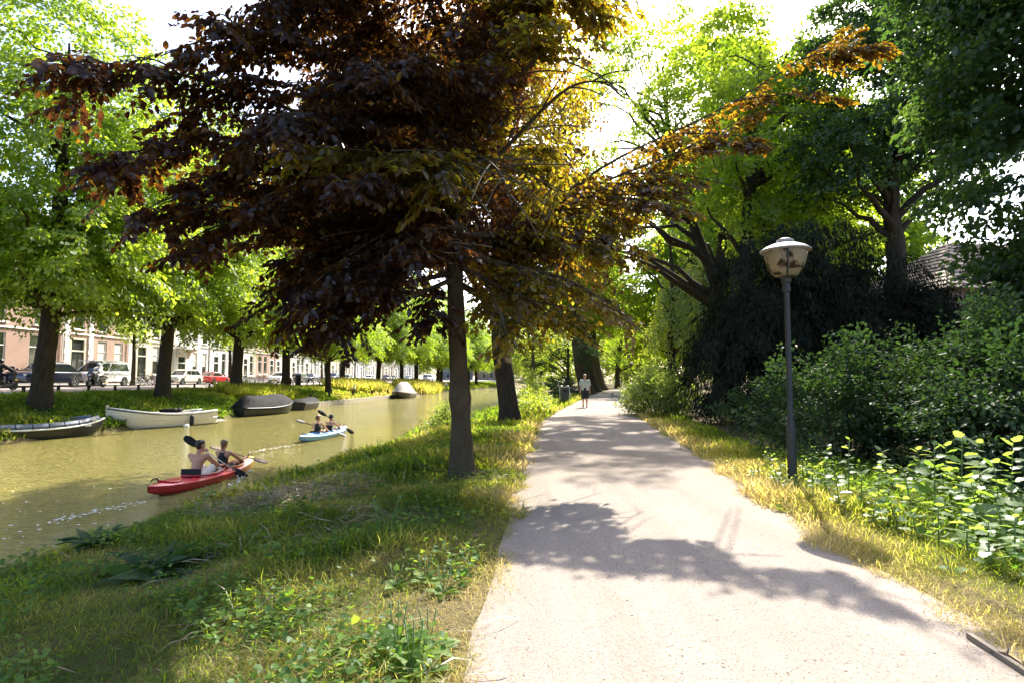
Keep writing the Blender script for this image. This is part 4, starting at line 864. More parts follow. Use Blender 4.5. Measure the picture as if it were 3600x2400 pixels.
def street_spot(yc, d=4.15): return (float(street_x(yc)) - d, yc, STREET + .014)
car('dark blue sport utility car with five spoke wheels behind the thick lime trunk', street_spot(40.4), F_, NAVY, 4.9, 1.96, 1.74, 1.08, .27, 1.06, .86, .17, .20, .47, .39, .30, rails=True)
vn = car('white camper van with a long dark side window', street_spot(45.8), F_, WHITE, 5.0, 1.92, 1.96, 1.14, .20, 1.08, .84, .19, .03, .495, .35, .27, name='camper_van', cat='van', win=2, group=None)
MB().box((-.3, 0, 2.0), (3.4, 1.25, .07)).build('pop_top_roof', WHITE, vn); MB().box((.0, .975, .98), (4.5, .015, .03)).build('body_crease', BLK, vn); MB().box((-1.9, -.972, .98), (.22, .02, .13)).build('fuel_flap', BLK, vn)
car('pale estate car parked nose to the bicycles, red car behind it', street_spot(57.4), F_, PEARL, 4.7, 1.74, 1.53, .95, .26, .88, .68, .17, .12, .47, .31, .24, rails=True)
car('red coupe parked behind the pale estate car', street_spot(63.2), R(90), RED, 4.45, 1.76, 1.36, .88, .29, .80, .62, .19, .22, .40, .30, .22, trunk=.90)
car('white electric fastback car half hidden by a lime trunk', street_spot(81.5), F_, WHITE, 4.75, 1.9, 1.56, .98, .22, .90, .70, .22, .28, .47, .34, .24)
car('dark grey hatchback parked behind the white electric car', street_spot(88.3), F_, DGREY, 4.2, 1.76, 1.5, .92, .25, .88, .68, .17, .12, .47, .31, .24)
car('dark grey saloon car parked past the black litter bin', street_spot(93.8), F_, DGREY, 4.6, 1.8, 1.46, .9, .27, .86, .66, .18, .18, .42, .31, .24, trunk=.93)
car('dark blue sport utility car parked beyond the two dark cars', street_spot(105), F_, paintm('blue_paint', (.03, .045, .14)), 4.6, 1.9, 1.68, 1.04, .26, 1.0, .8, .17, .18, .47, .36, .28, rails=True)
car('small white car beyond the slim lime trunks', street_spot(113), F_, WHITE, 3.8, 1.68, 1.48, .92, .22, .86, .66, .18, .12, .47, .29, .22)
car('white car low behind the tall grass', street_spot(128), F_, WHITE, 4.3, 1.76, 1.48, .92, .25, .88, .68, .17, .14, .47, .3, .24)
car('dark blue car showing between grass and leaning lime trunk', street_spot(143), F_, NAVY, 4.4, 1.8, 1.6, .98, .25, .92, .7, .17, .16, .47, .32, .24)
car('black car parked just before the leaning lime trunks', street_spot(149), F_, BLACKP, 4.4, 1.8, 1.46, .9, .26, .86, .66, .18, .16, .47, .31, .24)
car('pale blue car between two leaning lime trunks', street_spot(160), F_, SILV, 4.2, 1.76, 1.5, .92, .25, .88, .68, .17, .14, .47, .31, .24)
car('silver van seen from behind between the leaning lime trunks', street_spot(170, 2.0), R(78), SILV, 4.9, 1.9, 1.9, 1.1, .2, 1.04, .8, .17, .03, .495, .33, .26, name='panel_van', cat='van', win=2, group=None)
# ---------------------------------------------------------------- bicycles
def bicycle(label, loc, rz, fm, group, tilt=0.0):
    t = empty('bicycle', loc, rz, label, 'bicycle', group); t.rotation_euler = (tilt, 0, rz)
    for x in (-.53, .53):
        a = np.linspace(0, 2 * np.pi, 21); w_ = MB().tube(np.stack([x + .33 * np.cos(a), 0 * a, .35 + .33 * np.sin(a)], 1), .018, 5, caps=False).build('wheel', RUB, t, True)
        s = MB()
        for k in range(8): s.tube([(x, 0, .35), (x + .31 * math.cos(k * .785), 0, .35 + .31 * math.sin(k * .785))], .003, 3)
        tag(s.build('spokes', CHROME, w_), kind='stuff')
    f = MB()
    for a, b in (((-.53, 0, .35), (-.08, 0, .30)), ((-.08, 0, .30), (-.22, 0, .82)), ((-.53, 0, .35), (-.2, 0, .76)), ((-.08, 0, .30), (.36, 0, .74)), ((-.2, 0, .72), (.34, 0, .84)), ((.53, 0, .35), (.32, 0, .96))): f.tube([a, b], .018, 5)
    f.build('frame', fm, t); MB().ball((-.24, 0, .88), (.13, .08, .035), 8, 6).build('saddle', BLK, t, True)
    MB().tube([(.22, -.28, 1.02), (.33, -.2, 1.05), (.34, 0, 1.0), (.33, .2, 1.05), (.22, .28, 1.02)], .014, 5).build('handlebar', CHROME, t)
    MB().box((-.55, 0, .74), (.36, .13, .02)).build('carrier', BLK, t)
    c = MB().tube([(-.08, -.1, .16), (-.08, -.08, .3), (-.08, .08, .3), (-.08, .1, .46)], .012, 4).build('crank', CHROME, t)
    return t
bk = [mat('bike_black', (.015, .015, .016), .35), mat('bike_white', (.6, .6, .58), .35), mat('bike_grey', (.2, .21, .22), .4), mat('bike_red', (.25, .03, .03), .4), mat('bike_green', (.04, .1, .06), .4)]
b0 = None
random.seed(4)
spots = [(50.6, 1, 'white framed bicycle parked beside the young street tree', None)] + [(51.0 + .42 * i, [0, 2, 0, 3, 2, 0, 0, 2][i], 'bicycle in the cluster between the white van and the pale car', 'bicycles parked behind the white van') for i in range(8)]
spots += [(67.4 + .62 * i, [0, 3, 0, 2, 0, 0, 4, 0, 2, 0, 3, 0, 2, 0][i], 'bicycle in the long row before the cream houses', 'bicycles parked in the long row') for i in range(14)] + [(98.2 + .6 * i, [0, 2, 0, 0, 3, 2][i], 'bicycle between the dark saloon and the dark blue car', 'bicycles parked beyond the dark saloon') for i in range(6)]
bikes = {}
for yv, ci, lab, gr in spots:
    rz = R(random.uniform(-22, 22)) + (math.pi if random.random() < .4 else 0); tl = R(random.uniform(-10, 10)); loc = (-33.0 + random.uniform(-.5, .7), yv, STREET + .012)
    if ci not in bikes: bikes[ci] = bicycle(lab, loc, rz, bk[ci], gr, tl)
    else:
        c = copy_tree(bikes[ci]); c.location = loc; c.rotation_euler = (tl, 0, rz); c['label'] = lab
        if gr: c['group'] = gr
        elif 'group' in c: del c['group']
# ---------------------------------------------------------------- people
SKIN = mat('skin', (.50, .28, .19), .55, spec=.3, c2=(.44, .22, .15), nscale=8); SKIN2 = mat('tanned_skin', (.46, .25, .16), .55, spec=.3, c2=(.5, .22, .15), nscale=7)
HAIRD = mat('dark_hair', (.02, .013, .01), .5); HAIRB = mat('auburn_hair', (.13, .05, .02), .5); HAIRL = mat('light_brown_hair', (.16, .09, .04), .5); HAIRBL = mat('fair_hair', (.42, .3, .15), .5)
CBLK = mat('black_cloth', (.014, .014, .016), .85); CSAGE = mat('sage_cloth', (.42, .44, .34), .9, c2=(.36, .38, .29), nscale=6, bumpv=.4, bscale=14); CWHITE = mat('white_cloth', (.72, .70, .66), .9, bumpv=.4, bscale=12); CBLUE = mat('blue_cloth', (.05, .13, .30), .9); CNAVY = mat('navy_cloth', (.02, .025, .045), .9); CBEIGE = mat('beige_cloth', (.62, .52, .42), .9)
SHOE = mat('dark_shoe', (.02, .02, .022), .6)
def cap_piece(mb, a, b, ra, rb, n=10):
    a = np.array(a, float); b = np.array(b, float); mb.ball(a, ra, n, 8); mb.ball(b, rb, n, 8)
    if np.linalg.norm(b - a) > 1e-4: mb.tube([a, b], [ra, rb], n)
def remesh(name, pieces, vox, m, parent, smooth=4, clip=None):
    """union of rounded cones and ellipsoids grown into one continuous skin"""
    mb = MB()
    for p in pieces:
        if isinstance(p[0], str):
            q = MB().ball((0, 0, 0), p[2], 14, 10); Mx = Matrix.Rotation(p[3] if len(p) > 3 else 0, 3, 'Y'); mb.add([Mx @ Vector(v) + Vector(p[1]) for v in q.v], q.f)
        else: cap_piece(mb, *p)
    me = mb.mesh(name + '_src'); o = bpy.data.objects.new(name + '_src', me); COL.objects.link(o)
    md = o.modifiers.new('r', 'REMESH'); md.mode = 'VOXEL'; md.voxel_size = vox; md.adaptivity = 0
    ms = o.modifiers.new('s', 'SMOOTH'); ms.factor = .5; ms.iterations = smooth
    dg = bpy.context.evaluated_depsgraph_get(); ev = o.evaluated_get(dg); nm = bpy.data.meshes.new_from_object(ev, depsgraph=dg)
    bpy.data.objects.remove(o); bpy.data.meshes.remove(me)
    nm.name = name; nm.materials.clear(); nm.materials.append(m); nm.polygons.foreach_set('use_smooth', np.ones(len(nm.polygons), dtype=bool)); nm.update()
    return obj(name, nm, parent)
def hand(w, e, curl, side, s=1.0):
    """pieces of a hand at wrist w coming from elbow e, fingers bending towards curl"""
    w = np.array(w, float); d = nrm(w - np.array(e, float)); c = nrm(np.array(curl, float) - d * np.dot(curl, d)); l = np.cross(d, c) * side; P = []
    palm = w + d * .045 * s; P.append((w, w + d * .085 * s, .028 * s, .034 * s))
    for k, (o_, ln) in enumerate(((-.032, .06), (-.011, .072), (.011, .068), (.031, .054))):
        b = w + d * .088 * s + l * o_ * s; m1 = b + (d * .75 + c * .6) * ln * .55 * s; m2 = m1 + (d * .1 + c) * ln * .5 * s
        P += [(b, m1, .0095 * s, .009 * s), (m1, m2, .009 * s, .0075 * s)]
    b = w + d * .03 * s + l * -.034 * s; m1 = b + (d * .6 - l * .5 + c * .4) * .045 * s; P += [(b, m1, .012 * s, .0105 * s), (m1, m1 + (d * .6 + c * .6) * .032 * s, .0105 * s, .008 * s)]
    return P
def head(c, f, s=1.0):
    """pieces of a head centred c facing f"""
    c = np.array(c, float); f = nrm(np.array(f, float)); l = np.cross([0, 0, 1.0], f); up = np.array([0, 0, 1.0]); P = []
    P += [(c - f * .03 * s + up * .025 * s, c + f * .015 * s + up * .02 * s, .088 * s, .082 * s), (c + f * .035 * s - up * .05 * s, c + f * .05 * s - up * .085 * s, .06 * s, .038 * s),
          (c + f * .092 * s + up * .012 * s, c + f * .112 * s - up * .025 * s, .009 * s, .016 * s), (c + f * .088 * s - up * .058 * s + l * .02 * s, c + f * .088 * s - up * .058 * s - l * .02 * s, .012 * s, .012 * s),
          (c + f * .075 * s + up * .032 * s + l * .03 * s, c + f * .075 * s + up * .032 * s - l * .03 * s, .017 * s, .017 * s)]
    for q in (-1, 1): P += [(c - f * .005 * s + l * q * .082 * s + up * .015 * s, c - f * .008 * s + l * q * .086 * s - up * .02 * s, .016 * s, .012 * s)]
    return P
def body(name, J, m, parent, vox=.011, s=1.0, legs=True, fem=False, curlL=(0, 0, -1), curlR=(0, 0, -1), face=(1, 0, 0)):
    sh = .062 if not fem else .052; P = []
    P += [(J['pel'], J['wai'], .125 * s, .112 * s if not fem else .098 * s), (J['wai'], J['che'], .112 * s if not fem else .098 * s, .125 * s if not fem else .11 * s)]
    for q in ('L', 'R'):
        S = np.array(J['sh' + q], float); ch = np.array(J['che'], float)
        P += [(ch, ch + (S - ch) * .5, .12 * s, .095 * s), (ch + np.array([0, 0, .07]) * s, S, .075 * s, sh * s), (S, J['el' + q], sh * s, .043 * s), (J['el' + q], J['wr' + q], .042 * s, .027 * s)]
        P += [(np.array(J['pel']), J['hi' + q], .115 * s, .1 * s)]
        P += hand(J['wr' + q], J['el' + q], curlL if q == 'L' else curlR, 1 if q == 'L' else -1, s)
        if legs: P += [(J['hi' + q], J['kn' + q], .09 * s, .058 * s), (J['kn' + q], J['an' + q], .056 * s, .036 * s), (np.array(J['kn' + q]) * .7 + np.array(J['an' + q]) * .3, np.array(J['kn' + q]) * .55 + np.array(J['an' + q]) * .45, .057 * s, .052 * s), (J['an' + q], J['to' + q], .038 * s, .03 * s)]
    nb = np.array(J['che'], float) + np.array([0, 0, .14]) * s; P += [(nb, J['hea'], .052 * s, .05 * s)] + head(J['hea'], face, s)
    return remesh(name, P, vox, m, parent)
def shirt(J, m, parent, s=1.0, sleeve=.6, infl=.02, name='shirt', tank=False, hem=None, vox=.014):
    P = [(J['wai'], J['che'], .118 * s + infl, .128 * s + infl)]
    if hem is not None:
        hem = np.array(hem, float); side_ = nrm(np.array(J['shL'], float) - np.array(J['shR'], float)) * .085
        for sg in (-1, 1): P.append((hem + side_ * sg, np.array(J['che'], float) + side_ * sg, .118 * s + infl, .115 * s + infl))
    for q in ('L', 'R'):
        S = np.array(J['sh' + q], float); ch = np.array(J['che'], float); e = np.array(J['el' + q], float)
        if tank: P += [(ch, ch + (S - ch) * .35 + np.array([0, 0, .03]), .115 * s + infl, .07 * s + infl)]
        else: P += [(ch, ch + (S - ch) * .5, .122 * s + infl, .098 * s + infl), (ch + np.array([0, 0, .06]) * s, S, .075 * s + infl, .064 * s + infl), (S, S + (e - S) * sleeve, .066 * s + infl, .058 * s + infl * 1.6)]
    return remesh(name, P, vox, m, parent)
def trousers(J, m, parent, s=1.0, upto=.8, infl=.02, name='shorts', vox=.014, full=False):
    P = [(J['pel'], np.array(J['pel']) * .4 + np.array(J['wai']) * .6, .128 * s + infl, .115 * s + infl)]
    for q in ('L', 'R'):
        h = np.array(J['hi' + q], float); k = np.array(J['kn' + q], float); P += [(np.array(J['pel']), h, .118 * s + infl, .104 * s + infl), (h, h + (k - h) * (1 if full else upto), .094 * s + infl, (.062 if full else .075) * s + infl * 1.3)]
        if full: P += [(k, np.array(J['an' + q], float) + np.array([0, 0, .04]), .06 * s + infl, .045 * s + infl)]
    return remesh(name, P, vox, m, parent)
def hair(c, f, m, parent, s=1.0, kind='short'):
    c = np.array(c, float); f = nrm(np.array(f, float)); up = np.array([0, 0, 1.0])
    P = [(c - f * .042 * s + up * .045 * s, c + f * .02 * s + up * .055 * s, .089 * s, .078 * s), (c - f * .055 * s - up * .02 * s, c - f * .045 * s + up * .02 * s, .068 * s, .08 * s)]
    if kind == 'pony': P += [(c - f * .1 * s + up * .05 * s, c - f * .14 * s + up * .03 * s, .035 * s, .034 * s), (c - f * .14 * s + up * .03 * s, c - f * .13 * s - up * .16 * s, .036 * s, .018 * s)]
    if kind == 'bun': P += [(c - f * .10 * s - up * .01 * s, c - f * .13 * s - up * .015 * s, .045 * s, .048 * s)]
    return remesh('hair', P, .012, m, parent)
def place(t, loc, rz): t.location = tuple(float(v) for v in loc); t.rotation_euler = (0, 0, rz)
# --- walker on the path
wp = gp(2057, 1432, .04); t = empty('person', wp, 0, 'walking person in a pale sage t-shirt, black shorts and sunglasses on the gravel path', 'person')
J = dict(pel=(0, 0, .96), wai=(0, 0, 1.12), che=(0, 0, 1.32), shL=(0, .19, 1.45), shR=(0, -.19, 1.45), elL=(-.06, .235, 1.16), elR=(.02, -.235, 1.16), wrL=(0, .25, .92), wrR=(.12, -.25, .93), hiL=(0, .09, .93), hiR=(0, -.09, .93),
         knL=(.12, .10, .52), knR=(.02, -.10, .50), anL=(.05, .09, .10), anR=(-.22, -.10, .16), toL=(.19, .09, .04), toR=(-.12, -.10, .05), hea=(.02, 0, 1.68))
body('body', J, SKIN, t, .012, face=(1, -.35, 0)); shirt(J, CSAGE, t, hem=(0, 0, .98), infl=.024, sleeve=.7); trousers(J, CBLK, t, upto=.82, infl=.03); hair(J['hea'], (1, -.35, 0), HAIRBL, t)
for q in ('L', 'R'):
    a = np.array(J['an' + q]); to = np.array(J['to' + q]); remesh('shoe', [(a + np.array([-.03, 0, -.03]), to, .05, .042), (to, to + (to - a) * .25, .04, .034)], .012, SHOE, t); remesh('sock', [(a + np.array([0, 0, .02]), a + np.array([.01, 0, .13]), .047, .05)], .014, CWHITE, t)
hd = np.array(J['hea']); f = nrm(np.array([1, -.35, 0])); l = np.cross([0, 0, 1.0], f)
g = MB()
for q in (-1, 1): g.ball(hd + f * .095 + l * q * .033 + np.array([0, 0, .018]), (.022, .026, .02), 8, 6)
g.tube([hd + f * .10 + l * .033 + np.array([0, 0, .02]), hd + f * .10 - l * .033 + np.array([0, 0, .02])], .006, 5)
for q in (-1, 1): g.tube([hd + f * .09 + l * q * .055 + np.array([0, 0, .02]), hd - f * .01 + l * q * .088 + np.array([0, 0, .02])], .005, 5)
g.build('sunglasses', BLK, t); t.rotation_euler = (0, 0, R(-97))
# --- person bending over in blue on the far bank
t = empty('person', (-22.4, 57.5, float(ground(-22.4, 57.5))), R(160), 'person in a blue shirt and dark shorts bending down beside the lime trunk', 'person')
J = dict(pel=(0, 0, .95), wai=(.16, 0, 1.06), che=(.38, 0, 1.1), shL=(.46, .18, 1.12), shR=(.46, -.18, 1.12), elL=(.52, .24, .84), elR=(.52, -.24, .84), wrL=(.58, .15, .62), wrR=(.58, -.15, .62), hiL=(0, .1, .92), hiR=(0, -.1, .92), knL=(.06, .12, .5), knR=(.04, -.12, .5), anL=(0, .12, .09), anR=(-.02, -.12, .09), toL=(.14, .13, .04), toR=(.13, -.13, .04), hea=(.66, 0, 1.08))
body('body', J, SKIN, t, .016, face=(1, 0, -.6)); shirt(J, CBLUE, t, infl=.045, hem=(.03, 0, 1.0)); trousers(J, CNAVY, t, infl=.035); hair(J['hea'], (1, 0, -.5), HAIRD, t)
# --- reclining person half hidden by the bright shrub
rp = gp(2150, 1393, .03); t = empty('person', rp, R(12), 'reclining person in pale trousers half hidden by the bright shrub beside the path', 'person')
J = dict(pel=(1.0, 0, .16), wai=(1.16, 0, .22), che=(1.36, 0, .32), shL=(1.46, .18, .38), shR=(1.46, -.18, .38), elL=(1.58, .3, .18), elR=(1.58, -.3, .18), wrL=(1.42, .34, .06), wrR=(1.42, -.34, .06), hiL=(.95, .1, .14), hiR=(.95, -.1, .14), knL=(.6, .12, .32), knR=(.55, -.1, .15), anL=(.3, .12, .08), anR=(.14, -.1, .08), toL=(.2, .13, .17), toR=(.02, -.1, .18), hea=(1.52, 0, .56))
body('body', J, SKIN, t, .016, face=(-1, 0, .1)); shirt(J, CNAVY, t, infl=.03); trousers(J, CBEIGE, t, infl=.025, full=True, name='trousers'); hair(J['hea'], (-1, 0, .1), HAIRD, t)
for q in ('L', 'R'): remesh('shoe', [(np.array(J['an' + q]) + np.array([-.02, 0, 0]), J['to' + q], .045, .045)], .014, SHOE, t)
# ---------------------------------------------------------------- scooters with riders
def scooter(label, loc, rz):
    t = empty('motor_scooter', loc, rz, label, 'scooter', 'scooters riding along the street')
    ty, ri, di = wheel_mesh(.27, .14)
    for x in (-.7, .72): w = obj('wheel', ty, t); w.location = (x, 0, .27); obj('rim', ri, w); obj('brake_disc', di, w)
    def pr(nm, pts, w_, m): return MB().prism(pts, -w_ / 2, w_ / 2).build(nm, m, t)
    pr('front_shield', [(.38, .42), (.60, .62), (.72, 1.0), (.62, 1.12), (.50, 1.05), (.34, .62)], .42, BLACKP); pr('front_fender', [(.45, .50), (.72, .60), (1.0, .46), (.95, .42), (.72, .54), (.5, .42)], .16, BLACKP)
    pr('floor_board', [(-.2, .22), (.42, .26), (.44, .42), (-.2, .46)], .36, BLK); pr('rear_body', [(-.25, .40), (-.1, .72), (-.85, .84), (-1.02, .72), (-.6, .45)], .34, BLACKP); pr('exhaust', [(-.95, .30), (-.3, .22), (-.3, .32), (-.95, .44)], .44, CHROME)
    MB().ball((-.42, 0, .84), (.42, .16, .085), 12, 8).build('seat', CBLK, t, True); MB().tube([(.72, 0, .27), (.52, 0, 1.0)], .03, 6).build('fork', CHROME, t); MB().tube([(.44, -.34, 1.08), (.5, -.1, 1.1), (.5, .1, 1.1), (.44, .34, 1.08)], .018, 6).build('handlebar', BLK, t)
    MB().poly([(.66, -.18, 1.08), (.66, .18, 1.08), (.54, .15, 1.42), (.54, -.15, 1.42)]).build('windscreen', CARGL, t); MB().box((.70, 0, .92), (.06, .22, .1)).build('headlight', HEAD, t); MB().box((-1.0, 0, .74), (.05, .2, .07)).build('tail_light', TAIL, t)
    for s in (-1, 1): MB().box((.5, s * .36, 1.24), (.04, .14, .09)).build('mirror', BLK, t)
    return t
def rider(label, loc, rz, top, bottom, helmet):
    t = empty('person', loc, rz, label, 'person')
    J = dict(pel=(-.38, 0, .98), wai=(-.34, 0, 1.13), che=(-.26, 0, 1.33), shL=(-.22, .19, 1.45), shR=(-.22, -.19, 1.45), elL=(.08, .28, 1.25), elR=(.08, -.28, 1.25), wrL=(.36, .28, 1.13), wrR=(.36, -.28, 1.13), hiL=(-.34, .1, .95), hiR=(-.34, -.1, .95), knL=(.08, .17, .88), knR=(.08, -.17, .88), anL=(.1, .16, .48), anR=(.1, -.16, .48), toL=(.24, .16, .43), toR=(.24, -.16, .43), hea=(-.18, 0, 1.67))
    body('body', J, SKIN, t, .016); shirt(J, top, t, infl=.03, sleeve=1.5, name='jacket'); trousers(J, bottom, t, infl=.02, full=True, name='trousers')
    c = np.array(J['hea']); remesh('helmet', [(c + np.array([-.02, 0, .03]), c + np.array([.0, 0, .035]), .135, .132)], .016, helmet, t); MB().ball(c + np.array([.085, 0, .005]), (.06, .095, .06), 12, 8).build('visor', CARGL, t, True)
    for q in ('L', 'R'): remesh('shoe', [(J['an' + q], J['to' + q], .05, .042)], .014, SHOE, t)
sz = float(ground(-30.9, 42.4)) + .03
scooter('black maxi scooter ridden in front of the white van', (-30.9, 42.4, sz), F_); rider('rider in a pale jacket and white helmet on the scooter before the white van', (-30.9, 42.4, sz), F_, CWHITE, CWHITE, mat('white_helmet', (.7, .7, .7), .25))
scooter('black scooter in front of the dark blue car, rider in dark clothes', (-30.0, 33.6, sz - .04), R(90)); rider('rider in dark clothes on the scooter before the dark blue car', (-30.0, 33.6, sz - .04), R(90), CBLK, CNAVY, mat('black_helmet', (.02, .02, .02), .25))
# ---------------------------------------------------------------- boats and kayaks
HBLK = mat('black_hull', (.014, .015, .017), .4, spec=.5); HCREAM = mat('cream_hull', (.62, .57, .47), .4, c2=(.54, .49, .40), nscale=3, stretch=(.4, 1, 2)); RUBR = mat('dark_green_rubbing_strake', (.04, .05, .04), .5); WOOD = mat('weathered_teak', (.30, .22, .14), .7, c2=(.2, .14, .09), nscale=5, stretch=(.3, 3, 1)); TARPG = mat('grey_tarpaulin', (.34, .32, .30), .8, spec=.2, c2=(.24, .23, .21), nscale=2, bumpv=.6, bscale=7); TARPB = mat('black_tarpaulin', (.012, .012, .013), .85, spec=.15, c2=(.02, .02, .021), nscale=2, bumpv=.6, bscale=6)
SLATEB = mat('slate_blue_collar', (.10, .13, .19), .45, c2=(.08, .1, .15)); WHT = mat('white_gelcoat', (.78, .78, .76), .35); DGRN = mat('grey_green_hull', (.12, .13, .11), .6, c2=(.2, .2, .17)); ROPE = mat('rope', (.4, .35, .26), .9)
def hull_fn(L, B, fb, rise=.35, stern=.78, keel=-.18):
    def q(s):
        x = (s - .5) * L; b = B / 2 * (stern + (1 - stern) * math.sin(min(s / .45, 1) * math.pi / 2)) * (1 if s < .5 else max(.015, 1 - ((s - .5) / .5) ** 2.4)); zs = fb * (1 + .12 * (2 * s - 1) ** 2) + rise * max(0, s - .35) ** 2 * 1.6; zk = keel + (zs * .75 - keel) * max(0, (s - .72) / .28) ** 2.2; return x, b, zs, zk
    return q
def boat(name, label, loc, rz, L, B, fb, hm, rise=.35, stern=.78, rail=RUBR, inner=WOOD, thwarts=(.25, .5, .72), cover=None, cat='boat', group=None, laps=False):
    t = empty(name, (loc[0], loc[1], WATER), rz, label, cat, group); q = hull_fn(L, B, fb, rise, stern); n = 22; S = np.linspace(0, 1, n)
    def ring(s, ins, floor=None):
        x, b, zs, zk = q(s); b = max(b - ins, .004); zk2 = zk if floor is None else max(zk + .05, floor)
        h = [(b, zs - ins * .2), (b * .97, zk2 + (zs - zk2) * .62), (b * .86, zk2 + (zs - zk2) * .28), (b * .5, zk2 + (zs - zk2) * .05)]
        return [(x, y_, z) for y_, z in h] + [(x, 0, zk2)] + [(x, -y_, z) for y_, z in h[::-1]]
    h = MB().loft([ring(s, 0) for s in S], closed=False); h.poly(ring(0, 0)); h.build('hull', hm, t, 'auto')
    i_ = MB().loft([ring(s, .045, .02) for s in S[1:-1]], closed=False); i_.poly(ring(S[1], .045, .02)); i_.build('inner_hull', inner, t, 'auto')
    for sg in (-1, 1):
        MB().tube([(q(s)[0], sg * q(s)[1], q(s)[2] - .01) for s in S], .035, 6).build('gunwale', rail, t, True)
        if laps:
            for k in (.35, .65): MB().tube([(q(s)[0], sg * (q(s)[1] * (.87 + .1 * (k > .5)) + .012), q(s)[3] + (q(s)[2] - q(s)[3]) * k) for s in S[:-2]], .012, 4).build('plank_edge', hm, t)
    x, b, zs, zk = q(0); MB().box((x + .02, 0, zs - .03), (.06, 2 * b - .02, .06)).build('transom_cap', rail, t)
    if not cover:
        for s in thwarts: x, b, zs, zk = q(s); MB().box((x, 0, zs - .2), (.26, 2 * b - .12, .04)).build('thwart', inner, t)
    else:
        cm, ridge, s0, s1 = cover; rings = []
        rg2 = np.random.default_rng(int(abs(loc[1]) * 7))
        for s in np.linspace(s0, s1, 15):
            x, b, zs, zk = q(s); e = math.sin(min(1, max(0, (s - s0) / .14)) * math.pi / 2) * math.sin(min(1, max(0, (s1 - s) / .3)) * math.pi / 2); hgt = .06 + ridge * e; r_ = []
            for k in range(11):
                u = k / 10 * 2 - 1; zz = zs + hgt * (1 - abs(u) ** 1.5) + (rg2.normal(0, .02) if abs(u) < .95 else -.1); r_.append((x, u * (b + .03), zz))
            rings.append(r_)
        MB().loft(rings, closed=False).build('tarpaulin', cm, t, True)
    return t, q
def span(a, b, za=WATER):
    A = gp(a[0], a[1], za); Bq = gp(b[0], b[1], za); c = (A + Bq) / 2; return c, math.atan2(Bq[1] - A[1], Bq[0] - A[0]), float(np.linalg.norm(Bq - A))
# black open workboat with slate collar
c, a, l = span((-60, 1556), (352, 1522)); L = max(4.4, min(l, 6.0))
t, q = boat('workboat', 'black open workboat with a slate blue collar and white rubbing strip', c, a, L, 1.9, .42, HBLK, .3, .9, rail=WHT, inner=BLK, thwarts=(.3, .6))
for sg in (-1, 1):
    for k in range(7):
        s0, s1 = .04 + k * .125, .04 + k * .125 + .115; rings = []
        for s in np.linspace(s0, s1, 4):
            x, b, zs, zk = q(s); rings.append([(x, sg * (b - .02), zs + .03), (x, sg * (b + .01), zs + .12), (x, sg * (b - .05), zs + .22), (x, sg * (b - .18), zs + .22), (x, sg * (b - .2), zs + .03)])
        MB().loft(rings, closed=True, caps=True).build('collar_segment', SLATEB, t, 'auto')
fc = bpy.data.curves.new('lettering', 'FONT'); fc.body = 'Whaly'; fc.size = .2; fc.extrude = .002; fc.shear = .3
fo = bpy.data.objects.new('lettering', fc); COL.objects.link(fo); dg = bpy.context.evaluated_depsgraph_get(); fm = bpy.data.meshes.new_from_object(fo.evaluated_get(dg)); bpy.data.objects.remove(fo)
fm.materials.clear(); fm.materials.append(WHT); o = obj('lettering', fm, t); x, b, zs, zk = q(.80); o.location = (x - .3, -(b + .022), zs + .06); o.rotation_euler = (R(90), 0, R(6))
MB().box((q(.74)[0], -(q(.74)[1] + .0), q(.74)[2] - .06), (.34, .04, .06)).build('plate', WHT, t)
# cream sloop
c, a, l = span((735, 1486), (372, 1513)); t, q = boat('sloop', 'cream clinker sloop with a dark rubbing strake and black fender', c, a, max(4.8, min(l, 6)), 1.95, .62, HCREAM, .5, .72, rail=RUBR, laps=True, thwarts=(.2, .45, .66))
for sg in (-1, 1): MB().tube([(q(s)[0], sg * (q(s)[1] - .06), q(s)[2] + .05) for s in np.linspace(0, .97, 20)], .03, 5).build('gunwale_cap', WHT, t, True)
x, b, zs, zk = q(1); MB().box((x - .02, 0, zs * .6), (.1, .07, zs * 1.1)).build('stem_post', HCREAM, t); x0_, b0_, zs0, _ = q(0); MB().box((x0_ - .32, 0, .12), (.62, 1.1, .06)).build('swim_platform', WHT, t)
MB().box((q(.3)[0], 0, .5), (.8, .7, .42)).build('engine_box', WOOD, t); remesh('folded_cover', [((q(.36)[0], .2, .78), (q(.5)[0], -.1, .8), .14, .1), ((q(.3)[0], -.1, .8), (q(.42)[0], .3, .82), .12, .09)], .03, TARPB, t)
fx, fb_, fz, _ = q(.33); f = empty('fender', (0, 0, 0), 0, 'black cylindrical fender hanging on the cream sloop', 'fender'); f.location = (Matrix.Rotation(a, 3, 'Z') @ Vector((fx, fb_ + .13, .04))) + Vector((c[0], c[1], WATER)); MB().lathe([(.01, 0), (.09, .04), (.1, .1), (.1, .42), (.07, .5), (.02, .54)], 12).build('cylinder', BLK, f, True); MB().tube([(0, 0, .5), (0, -.06, .78)], .012, 5).build('rope', ROPE, f)
bp = gp(655, 1500, WATER); bu = empty('buoy', (bp[0], bp[1], WATER), 0, 'small white buoy floating beside the cream sloop', 'buoy'); MB().ball((0, 0, .05), (.13, .13, .12), 12, 8).build('float', WHT, bu, True); MB().tube([(0, 0, .16), (0, 0, .22)], .02, 6).build('eye', BLK, bu)
